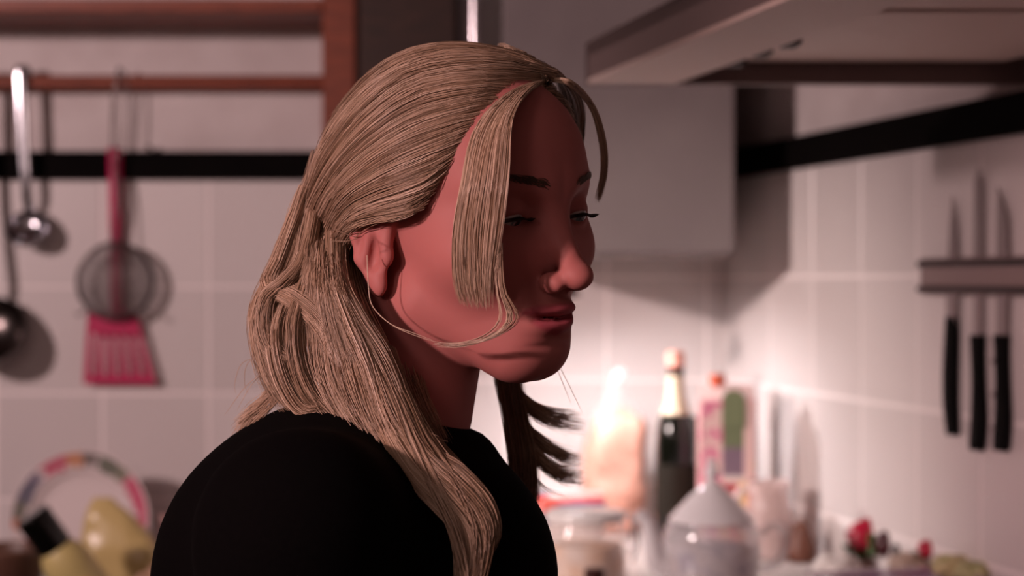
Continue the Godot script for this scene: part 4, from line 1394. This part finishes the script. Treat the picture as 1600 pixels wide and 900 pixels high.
func build_person() -> void:
	# ---- pose: the head turned to the right, leaning over the worktop
	var yaw := deg_to_rad(45.0)
	head = Transform3D(Basis(Vector3.UP, yaw) * Basis(Vector3.RIGHT, deg_to_rad(4.0)) * Basis(Vector3.BACK, deg_to_rad(4.0)), P(721, 387, 1.28))
	head_inv = head.affine_inverse()
	neck_a = head_inv * P(655, 500, 1.285)
	neck_b = head_inv * P(628, 640, 1.285)
	neck_c = head_inv * P(585, 740, 1.285)
	var base := Vector3(-0.2, 0.0, -1.28)
	var person := thing("person", "person in a black top leaning forward, head turned down to the right", "person", base)
	var back := Transform3D(Basis(), -base)
	# ---- skin: head and neck in one mesh, hands as separate parts
	var skin := mat(Color.WHITE, 0.58, 0.0, true)
	skin.metallic_specular = 0.35
	skin.subsurf_scatter_enabled = true
	skin.subsurf_scatter_strength = 0.12
	var mb := MB.new()
	nets(mb, head_sdf, Vector3(-0.10, -0.21, -0.14), Vector3(0.10, 0.145, 0.13), 0.0021, head, skin_color)
	part("body", mb.mesh(), skin, person, back)
	# body joints
	var sr := P(470, 835, 1.13)
	var sl := P(585, 835, 1.44)
	var er := sr + Vector3(0.01, -0.27, -0.01)
	var el := sl + Vector3(0.08, -0.25, 0.0)
	var wr := er + Vector3(0.22, 0.03, -0.02)
	var wl := el + Vector3(0.21, 0.04, 0.04)
	for w in [[wr, er], [wl, el]]:
		var wrist: Vector3 = w[0]
		var f := (w[0] - w[1] as Vector3).normalized()
		var up := Vector3.UP
		var across := f.cross(up).normalized()
		up = across.cross(f)
		var hb := Transform3D(Basis(f, up, across), wrist)
		mb = MB.new()
		nets(mb, hand_sdf, Vector3(-0.05, -0.05, -0.06), Vector3(0.20, 0.04, 0.07), 0.0035, hb, func(_p: Vector3) -> Color: return Color(0.46, 0.155, 0.140))
		part("hand", mb.mesh(), skin, person, back)
	# ---- black top and trousers
	var cloth := grain(mat(Color(1, 1, 1), 0.95), noise_tex(0.15, Color(0.030, 0.024, 0.026), Color(0.045, 0.036, 0.038), 66, 128), 9.0)
	cloth.metallic_specular = 0.15
	var chest := P(560, 905, 1.28)
	var waist := Vector3(-0.19, 0.98, -1.28)
	var neck_n := Vector3(-0.22, 1.0, 0.0).normalized()
	var neck_o := P(742, 699, 1.285)
	var top_sdf := func(p: Vector3) -> float:
		var d := cone(p, chest, waist, 0.122, 0.112)
		d = smin(d, ell(p, P(535, 862, 1.28), Vector3(0.118, 0.082, 0.15)), 0.05)
		d = smin(d, cone(p, P(545, 812, 1.285), sr, 0.052, 0.056), 0.05)
		d = smin(d, cone(p, P(590, 815, 1.285), sl, 0.050, 0.050), 0.05)
		d = smin(d, ell(p, P(738, 912, 1.225), Vector3(0.048, 0.06, 0.055)), 0.05)
		d = smin(d, ell(p, P(748, 912, 1.335), Vector3(0.048, 0.06, 0.055)), 0.05)
		# collar round the neck, cut along the neckline
		var col := cone(p, P(632, 690, 1.285), P(610, 770, 1.285), 0.053, 0.066)
		col = smax(col, (p - neck_o).dot(neck_n), 0.006)
		d = smin(d, col, 0.022)
		d = smin(d, cone(p, sr, er, 0.058, 0.046), 0.03)
		d = smin(d, cone(p, sl, el, 0.054, 0.044), 0.03)
		d = smin(d, cone(p, er, er.lerp(wr, 0.95), 0.044, 0.033), 0.015)
		d = smin(d, cone(p, el, el.lerp(wl, 0.95), 0.044, 0.033), 0.015)
		return d
	mb = MB.new()
	nets(mb, top_sdf, Vector3(-0.40, 0.84, -1.56), Vector3(0.30, 1.36, -1.0), 0.009, Transform3D.IDENTITY, null)
	part("black_top", mb.mesh(), cloth, person, back)
	var legs := func(p: Vector3) -> float:
		var d := cone(p, waist + Vector3(0, 0.02, 0), Vector3(-0.2, 0.88, -1.28), 0.108, 0.125)
		for s in [-1.0, 1.0]:
			d = smin(d, cone(p, Vector3(-0.2, 0.84, -1.28 + 0.075 * s), Vector3(-0.17, 0.46, -1.28 + 0.085 * s), 0.09, 0.062), 0.03)
			d = smin(d, cone(p, Vector3(-0.17, 0.46, -1.28 + 0.085 * s), Vector3(-0.2, 0.09, -1.28 + 0.09 * s), 0.062, 0.046), 0.03)
		return d
	mb = MB.new()
	nets(mb, legs, Vector3(-0.40, 0.02, -1.50), Vector3(0.0, 1.12, -1.06), 0.013, Transform3D.IDENTITY, null)
	part("trousers", mb.mesh(), mat(Color(0.05, 0.055, 0.08), 0.9), person, back)
	for s in [-1.0, 1.0]:
		var shoe := func(p: Vector3) -> float:
			var d := cone(p, Vector3(-0.21, 0.045, -1.28 + 0.09 * s), Vector3(-0.06, 0.035, -1.28 + 0.10 * s), 0.044, 0.036)
			d = smin(d, cone(p, Vector3(-0.205, 0.05, -1.28 + 0.09 * s), Vector3(-0.205, 0.1, -1.28 + 0.09 * s), 0.044, 0.042), 0.02)
			return smax(d, -p.y + 0.001, 0.004)
		mb = MB.new()
		nets(mb, shoe, Vector3(-0.30, -0.01, -1.36 + 0.09 * s), Vector3(0.02, 0.17, -1.19 + 0.09 * s), 0.008, Transform3D.IDENTITY, null)
		part("shoe", mb.mesh(), mat(Color(0.06, 0.05, 0.05), 0.5), person, back)
	# ---- eyes
	for s in [-1.0, 1.0]:
		mb = MB.new()
		var look := Vector3(0.12, -0.42, 0.9).normalized()
		var ctr := Vector3(s * 0.0305, 0.0270, 0.0725)
		var prof := []
		for k in 25:
			var t := PI * k / 24.0
			prof.append(Vector2(sin(t) * 0.0123, cos(t) * 0.0123))
		lathe(mb, prof, 28, head * Transform3D(Basis(Quaternion(Vector3.UP, look)), ctr), func(p: Vector3) -> Color:
			var an := acos(clampf(p.y / 0.0123, -1, 1))
			return Color(0.01, 0.01, 0.01) if an < 0.2 else (Color(0.10, 0.13, 0.14) if an < 0.48 else Color(0.55, 0.46, 0.43)))
		part("eye", mb.mesh(), mat(Color.WHITE, 0.1, 0.0, true), person, back)
	# ---- lashes and brows
	for s in [-1.0, 1.0]:
		hair_mb = MB.new()
		for k in 46:
			var u := (k / 45.0) * 2.0 - 1.0
			var r0 := Vector3(s * 0.0305 + u * 0.0128, 0.0263 - 0.0022 * u * u, 0.0725 + sqrt(maxf(0.0, 0.0134 * 0.0134 - u * u * 0.0128 * 0.0128)))
			var outw := Vector3(u * 0.35, -0.15, 1.0).normalized() * 0.0085
			strand([head * r0, head * (r0 + outw * 0.55 + Vector3(0, -0.001, 0)), head * (r0 + outw + Vector3(0, 0.0015, 0))], 5, 0.00028, Color(0.012, 0.008, 0.006))
		part("eyelashes", hair_mb.mesh(), mat(Color.WHITE, 0.5, 0.0, true), person, back)
	for s in [-1.0, 1.0]:
		hair_mb = MB.new()
		for k in 150:
			var u := rng.randf()
			var vv := rng.randf_range(-1, 1) * lerpf(0.0030, 0.0012, u)
			var x0 := lerpf(0.012, 0.050, u)
			var y0 := 0.0462 + 0.0040 * sin(u * 2.4) + vv
			var z0 := surface_z(Vector3(x0, y0, 0.11))
			var z1 := surface_z(Vector3(x0 + 0.006, y0 + 0.002, 0.11))
			strand([head * Vector3(s * x0, y0, z0), head * Vector3(s * (x0 + 0.003), y0 + 0.0016, (z0 + z1) / 2 + 0.0011), head * Vector3(s * (x0 + 0.0065), y0 + 0.002, z1 + 0.0007)], 4, 0.00022, Color(0.10, 0.055, 0.033))
		part("eyebrow", hair_mb.mesh(), mat(Color.WHITE, 0.6, 0.0, true), person, back)
	build_hair(person, back)

func surface_z(p: Vector3) -> float:
	var q := p
	for k in 20:
		var d := head_sdf(q)
		q.z -= d * 0.9
		if absf(d) < 0.0002:
			break
	return q.z

func hand_sdf(p: Vector3) -> float:
	# x along the hand from the wrist, y up (back of the hand), z to the side
	var d := cone(p, Vector3(-0.04, 0, 0), Vector3(0.01, 0, 0), 0.026, 0.024)
	d = smin(d, ell(p, Vector3(0.045, 0, 0), Vector3(0.048, 0.014, 0.038)), 0.02)
	var z := [-0.029, -0.010, 0.010, 0.028]
	var l := [0.058, 0.074, 0.08, 0.072]
	for k in 4:
		var a := Vector3(0.075, 0.0, z[k] * 0.95)
		var b := a + Vector3(l[k] * 0.48, -0.006, z[k] * 0.12)
		var c := b + Vector3(l[k] * 0.30, -0.018, 0)
		var e := c + Vector3(l[k] * 0.16, -0.017, 0)
		d = smin(d, minf(cone(p, a, b, 0.0092, 0.0086), minf(cone(p, b, c, 0.0086, 0.008), cone(p, c, e, 0.008, 0.007))), 0.005)
	var t0 := Vector3(0.02, -0.004, 0.028)
	var t1 := Vector3(0.055, -0.014, 0.05)
	var t2 := Vector3(0.085, -0.022, 0.052)
	d = smin(d, minf(cone(p, t0, t1, 0.014, 0.0105), cone(p, t1, t2, 0.0105, 0.0085)), 0.008)
	return d

func build_hair(person: Node3D, back: Transform3D) -> void:
	var hm := mat(Color.WHITE, 0.32, 0.0, true)
	hm.backlight_enabled = true
	hm.backlight = Color(0.62, 0.55, 0.48)
	# ---- dense under-layer on the skull
	var cap := MB.new()
	var c := Vector3(0, 0.041, -0.006)
	var r := Vector3(0.0745, 0.0915, 0.0895)
	var rows := 60
	var seg := 90
	for a in rows + 1:
		for b in seg + 1:
			var th := PI * a / rows
			var ph := TAU * b / seg
			var dv := Vector3(sin(th) * cos(ph), cos(th), sin(th) * sin(ph))
			cap.vert(head * (c + dv * r), head.basis * (dv / r).normalized(), hair_color(0.28))
	for a in rows:
		for b in seg:
			var k := a * (seg + 1) + b
			var m := head_inv * ((cap.v[k] + cap.v[k + seg + 2]) * 0.5)
			var line := 0.062 if m.y > 0.118 else lerpf(-0.012, 0.062, clampf((m.y - 0.015) / 0.103, 0, 1))
			if m.y < 0.015:
				line = -0.022
			if m.z < line and m.y > -0.06:
				cap.quad(k, k + 1, k + seg + 2, k + seg + 1)
	part("hair_underlayer", cap.mesh(), mat(Color.WHITE, 0.7, 0.0, true), person, back)
	# ---- combed back from the parting and the temple
	hair_mb = MB.new()
	var H := func(list: Array, offs: Array) -> Array:
		var out := []
		for k in list.size():
			var e: Array = list[k]
			out.append(P(e[0], e[1], e[2]) if e.size() > 2 else hair_point(e[0], e[1], offs[mini(k, offs.size() - 1)]))
		return out
	var lo := [-0.007, -0.001, 0.0, 0.001, 0.001, 0.0, 0.0]
	var sweep := [
		H.call([[818, 86], [730, 72], [645, 84], [574, 126], [518, 195], [495, 265], [476, 335], [450, 410, 1.28], [420, 470, 1.275]], lo),
		H.call([[868, 116], [770, 94], [650, 108], [572, 160], [515, 235], [488, 305], [472, 362], [448, 425, 1.27], [425, 490, 1.262]], lo),
		H.call([[858, 130], [765, 128], [655, 145], [575, 200], [520, 265], [485, 335], [474, 390, 1.262], [455, 450, 1.258], [440, 520, 1.25]], lo),
		H.call([[830, 150], [745, 165], [655, 190], [580, 235], [525, 290], [494, 350], [486, 410, 1.245], [474, 470, 1.24], [468, 540, 1.232]], lo),
		H.call([[760, 190], [700, 215], [640, 240], [585, 270], [535, 310], [508, 362], [500, 420, 1.234], [500, 480, 1.228], [508, 550, 1.22]], lo),
		H.call([[705, 250], [670, 275], [630, 292], [585, 308], [545, 332], [521, 375], [514, 430, 1.225], [522, 490, 1.216], [542, 560, 1.205]], lo),
		H.call([[660, 322], [635, 334], [610, 340], [582, 344], [552, 356], [533, 390], [528, 440, 1.222], [540, 500, 1.21], [566, 565, 1.2]], lo),
	]
	field(sweep, 5200, 20, 0.0040, 0.0026, 0.56, 0.5)
	var far_sweep := []
	for g in sweep:
		far_sweep.append(g.slice(0, 6))
	field(far_sweep, 1300, 11, 0.003, 0.0025, 0.45, 0.5, true)
	var edge := [sweep[5], sweep[6]]
	field(edge, 260, 18, 0.004, 0.0065, 0.5, 0.2)
	# crown and far side over the top of the head
	var over := [
		H.call([[860, 114], [800, 88], [720, 76], [640, 88], [572, 132], [515, 205]], lo),
		H.call([[835, 96], [780, 78], [710, 71], [640, 82], [578, 120], [525, 180]], lo),
	]
	field(over, 1100, 13, 0.003, 0.002, 0.42, 0.5)
	# ---- falling behind the ear and down the back, in loose waves
	var fall := [
		H.call([[497, 240], [478, 310], [455, 385, 1.285], [420, 440, 1.285], [402, 492, 1.28], [408, 552, 1.275], [430, 605, 1.27], [452, 640, 1.262]], [-0.016, -0.006, 0.0]),
		H.call([[502, 270], [484, 340], [462, 410, 1.27], [438, 468, 1.265], [425, 525, 1.26], [440, 590, 1.25], [475, 632, 1.245], [500, 615, 1.24]], [-0.016, -0.006, 0.0]),
		H.call([[512, 300], [500, 370], [488, 435, 1.25], [468, 495, 1.24], [462, 555, 1.235], [485, 618, 1.23], [512, 640, 1.225], [522, 612, 1.23]], [-0.016, -0.006, 0.0]),
		H.call([[528, 315], [520, 385], [515, 450, 1.235], [512, 520, 1.225], [520, 585, 1.215], [545, 640, 1.205], [575, 680, 1.195], [610, 705, 1.185]], [-0.016, -0.006, 0.0]),
		H.call([[545, 330], [535, 395], [540, 460, 1.225], [562, 530, 1.21], [585, 600, 1.195], [610, 665, 1.18], [650, 720, 1.17], [690, 752, 1.162]], [-0.016, -0.006, 0.0]),
		H.call([[560, 345], [545, 400], [560, 465, 1.235], [592, 530, 1.215], [625, 600, 1.20], [640, 660, 1.185], [668, 712, 1.172], [715, 745, 1.165]], [-0.016, -0.006, 0.0]),
	]
	field(fall, 2600, 16, 0.009, 0.0040, 0.42, 0.6)
	# single waves lying on top
	for w in [
		[15, 0.58, [[478, 318, 1.262], [440, 400, 1.262], [424, 440, 1.25], [462, 462, 1.235], [505, 500, 1.222], [532, 560, 1.212], [545, 625, 1.205], [560, 668, 1.198]]],
		[14, 0.52, [[470, 345, 1.275], [428, 428, 1.272], [403, 488, 1.265], [408, 548, 1.26], [426, 600, 1.255], [447, 632, 1.25]]],
		[12, 0.62, [[480, 400, 1.25], [447, 462, 1.245], [432, 520, 1.236], [444, 585, 1.228], [474, 634, 1.222], [508, 632, 1.22], [522, 602, 1.226]]],
		[13, 0.50, [[500, 380, 1.235], [480, 440, 1.232], [462, 505, 1.228], [468, 570, 1.222], [492, 620, 1.22], [520, 628, 1.222]]],
		[12, 0.60, [[520, 360, 1.222], [524, 430, 1.215], [548, 500, 1.205], [578, 570, 1.195], [598, 640, 1.185], [622, 700, 1.172]]],
		[11, 0.56, [[530, 360, 1.222], [532, 430, 1.215], [556, 490, 1.208], [596, 555, 1.198], [624, 620, 1.188], [636, 668, 1.18]]],
		[13, 0.55, [[495, 340, 1.245], [478, 400, 1.245], [452, 440, 1.24], [420, 470, 1.245], [416, 520, 1.24], [440, 560, 1.232], [470, 560, 1.228]]],
		[26, 0.46, [[590, 600, 1.185], [615, 670, 1.168], [655, 730, 1.155], [700, 775, 1.146], [735, 820, 1.142], [742, 870, 1.14], [728, 910, 1.138]]],
		[20, 0.42, [[640, 690, 1.165], [670, 716, 1.158], [712, 745, 1.152], [752, 790, 1.148], [764, 835, 1.146], [738, 890, 1.142]]],
	]:
		var ga := []
		var gb := []
		var m: int = w[2].size()
		for k in m:
			var e: Array = w[2][k]
			var a: Array = w[2][maxi(k - 1, 0)]
			var b: Array = w[2][mini(k + 1, m - 1)]
			var dirn := Vector2(b[0] - a[0], b[1] - a[1]).normalized()
			var u := float(k) / (m - 1)
			var hw: float = w[0] * (0.55 + 0.6 * sin(PI * u)) * (1.0 if k < m - 1 else 0.5)
			if k == 0 and e[1] < 450:
				ga.append(hair_point(e[0] - dirn.y * hw, e[1] - 25 + dirn.x * hw, -0.014))
				gb.append(hair_point(e[0] + dirn.y * hw, e[1] - 25 - dirn.x * hw, -0.014))
				continue
			ga.append(P(e[0] - dirn.y * hw, e[1] + dirn.x * hw, e[2] + (0.03 if k == 0 else (0.012 if k == 1 else 0.004))))
			gb.append(P(e[0] + dirn.y * hw, e[1] - dirn.x * hw, e[2] + (0.03 if k == 0 else (0.012 if k == 1 else 0.004))))
		var gm := []
		for k in m:
			gm.append((ga[k] + gb[k]) * 0.5 + Vector3(0, 0, 0.006))
		field([ga, gm, gb], 26 * int(w[0]), 18, 0.003, 0.0017, w[1], 0.5)
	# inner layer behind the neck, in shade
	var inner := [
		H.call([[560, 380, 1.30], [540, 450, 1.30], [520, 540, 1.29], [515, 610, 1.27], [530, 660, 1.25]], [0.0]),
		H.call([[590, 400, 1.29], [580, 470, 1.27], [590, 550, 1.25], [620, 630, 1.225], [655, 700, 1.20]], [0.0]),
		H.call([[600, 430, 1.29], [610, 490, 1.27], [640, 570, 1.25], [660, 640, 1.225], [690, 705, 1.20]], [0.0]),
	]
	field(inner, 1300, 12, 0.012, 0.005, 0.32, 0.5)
	# wisps behind the shoulder
	var wisps := [
		H.call([[455, 560, 1.29], [420, 610, 1.29], [390, 645, 1.29], [365, 680, 1.29]], [0.0]),
		H.call([[470, 580, 1.27], [430, 625, 1.265], [405, 650, 1.26], [385, 668, 1.255]], [0.0]),
	]
	field(wisps, 260, 10, 0.006, 0.004, 0.45, 0.5)
	# ---- long lock over the near shoulder
	var lock := [
		H.call([[575, 540, 1.205], [612, 620, 1.185], [640, 690, 1.165], [672, 760, 1.148], [705, 830, 1.14], [722, 905, 1.135], [716, 960, 1.13]], [0.0]),
		H.call([[600, 540, 1.21], [636, 620, 1.19], [668, 690, 1.17], [712, 752, 1.152], [742, 820, 1.145], [742, 890, 1.14], [726, 950, 1.135]], [0.0]),
		H.call([[615, 550, 1.22], [645, 630, 1.20], [690, 700, 1.18], [738, 755, 1.165], [764, 820, 1.155], [752, 880, 1.145], [733, 940, 1.14]], [0.0]),
	]
	field(lock, 1200, 14, 0.006, 0.0035, 0.42, 0.7)
	# ---- face lock on the near side, parted at the brow
	var near := [
		H.call([[850, 124], [790, 150], [742, 205, 1.184], [722, 290, 1.174], [710, 370, 1.178], [712, 440, 1.180], [722, 478, 1.184]], [-0.006, 0.004]),
		H.call([[853, 125], [806, 148], [768, 205, 1.178], [750, 290, 1.168], [740, 370, 1.174], [742, 440, 1.176], [748, 482, 1.180]], [-0.006, 0.005]),
		H.call([[856, 126], [828, 142], [800, 185, 1.176], [792, 275, 1.164], [783, 350, 1.166], [772, 425, 1.172], [770, 482, 1.177]], [-0.006, 0.006]),
	]
	ragged = 0.34
	field(near, 1200, 18, 0.003, 0.0016, 0.60, 0.3)
	ragged = 0.1
	var curl := [
		H.call([[770, 380, 1.172], [772, 450, 1.173], [774, 497, 1.178], [752, 524, 1.184], [712, 536, 1.191], [672, 532, 1.198]], [0.0]),
		H.call([[785, 380, 1.172], [790, 450, 1.171], [812, 496, 1.172], [780, 524, 1.180], [725, 539, 1.188], [680, 537, 1.196]], [0.0]),
	]
	field(curl, 34, 16, 0.002, 0.0010, 0.5, 0.6)
	for k in 2:
		var z := Vector3(rng.randfn(), rng.randfn(), 0) * 0.0008
		strand([P(571, 400, 1.215) + z, P(573, 445, 1.213) + z, P(582, 478, 1.21), P(610, 506, 1.207), P(645, 522, 1.203) + z, P(690, 537, 1.196)], 20, 0.00036, hair_color(0.85))
	# ---- thin lock beyond the forehead, far side
	var far_lock := [
		H.call([[856, 126], [890, 132], [922, 165, 1.30], [938, 215, 1.305], [942, 265, 1.305], [932, 310, 1.30]], [-0.005, 0.004]),
		H.call([[858, 124], [895, 128], [930, 168, 1.305], [946, 220, 1.31], [948, 268, 1.31], [938, 318, 1.305]], [-0.005, 0.006]),
	]
	field(far_lock, 190, 16, 0.0015, 0.0011, 0.6, 0.5)
	var far_side := [
		H.call([[858, 122], [885, 128, 1.285], [905, 150, 1.31], [912, 185, 1.34], [905, 240, 1.365], [880, 320, 1.385]], [-0.006]),
		H.call([[842, 106], [868, 113, 1.30], [890, 138, 1.33], [900, 175, 1.355], [895, 240, 1.375], [870, 320, 1.395]], [-0.006]),
		H.call([[822, 95], [848, 101, 1.31], [872, 126, 1.345], [880, 170, 1.375], [875, 240, 1.39], [850, 330, 1.40]], [-0.006]),
	]
	field(far_side, 1000, 14, 0.002, 0.002, 0.42, 0.5)
	# ---- hair on the far side of the neck, ends flicking out
	var behind := [
		H.call([[840, 300, 1.39], [820, 400, 1.385], [780, 500, 1.38], [775, 570, 1.375], [788, 640, 1.37], [800, 720, 1.36], [800, 800, 1.345], [785, 850, 1.33]], [0.0]),
		H.call([[860, 290, 1.375], [852, 400, 1.37], [825, 500, 1.37], [808, 570, 1.37], [815, 640, 1.365], [832, 720, 1.355], [832, 790, 1.345], [805, 840, 1.33]], [0.0]),
	]
	field(behind, 1000, 15, 0.008, 0.004, 0.42, 0.6)
	var flick := [
		H.call([[795, 520, 1.375], [800, 590, 1.375], [822, 630, 1.375], [858, 652, 1.375], [912, 660, 1.375]], [0.0]),
		H.call([[790, 540, 1.375], [800, 610, 1.37], [825, 670, 1.37], [870, 706, 1.37], [908, 716, 1.37]], [0.0]),
		H.call([[785, 560, 1.37], [800, 640, 1.37], [832, 705, 1.365], [872, 738, 1.365], [906, 738, 1.365]], [0.0]),
		H.call([[785, 580, 1.37], [800, 660, 1.365], [825, 730, 1.36], [855, 765, 1.36], [900, 778, 1.36]], [0.0]),
	]
	ragged = 0.3
	for k in 3:
		field([flick[k]], 300, 14, 0.009, 0.0036, 0.62, 0.55)
	field([flick[3]], 14, 14, 0.003, 0.004, 0.4, 0.4)
	# ---- stray single hairs
	for s in [
		[[840, 500, 1.34], [870, 570, 1.34], [892, 620, 1.34], [908, 660, 1.34]],
		[[470, 300, 1.28], [440, 370, 1.28], [425, 410, 1.28], [405, 432, 1.28]],
		[[430, 560, 1.28], [385, 565, 1.28], [373, 600, 1.28], [380, 625, 1.28]],
		[[425, 575, 1.28], [390, 600, 1.28], [362, 640, 1.28], [350, 660, 1.28]],
		[[480, 270, 1.28], [455, 320, 1.28], [445, 360, 1.28], [430, 395, 1.28]],
		[[560, 372, 1.205], [540, 375, 1.2], [515, 374, 1.2], [500, 372, 1.2]],
		[[620, 600, 1.2], [645, 650, 1.19], [660, 680, 1.18], [690, 700, 1.17]],
		[[700, 690, 1.18], [650, 680, 1.17], [620, 700, 1.165], [610, 720, 1.16]],
	]:
		for j in 2:
			var z := Vector3(rng.randfn(), rng.randfn(), rng.randfn()) * 0.0015
			var pts := []
			for e in s:
				pts.append(P(e[0], e[1], e[2]) + z * pts.size())
			strand(pts, 14, 0.00026, hair_color(0.6))
	var hair := part("hair", hair_mb.mesh(), hm, person, back)
	hair.set_meta("kind", "stuff")
	hair.set_meta("label", "long wavy blond hair, half tied back")
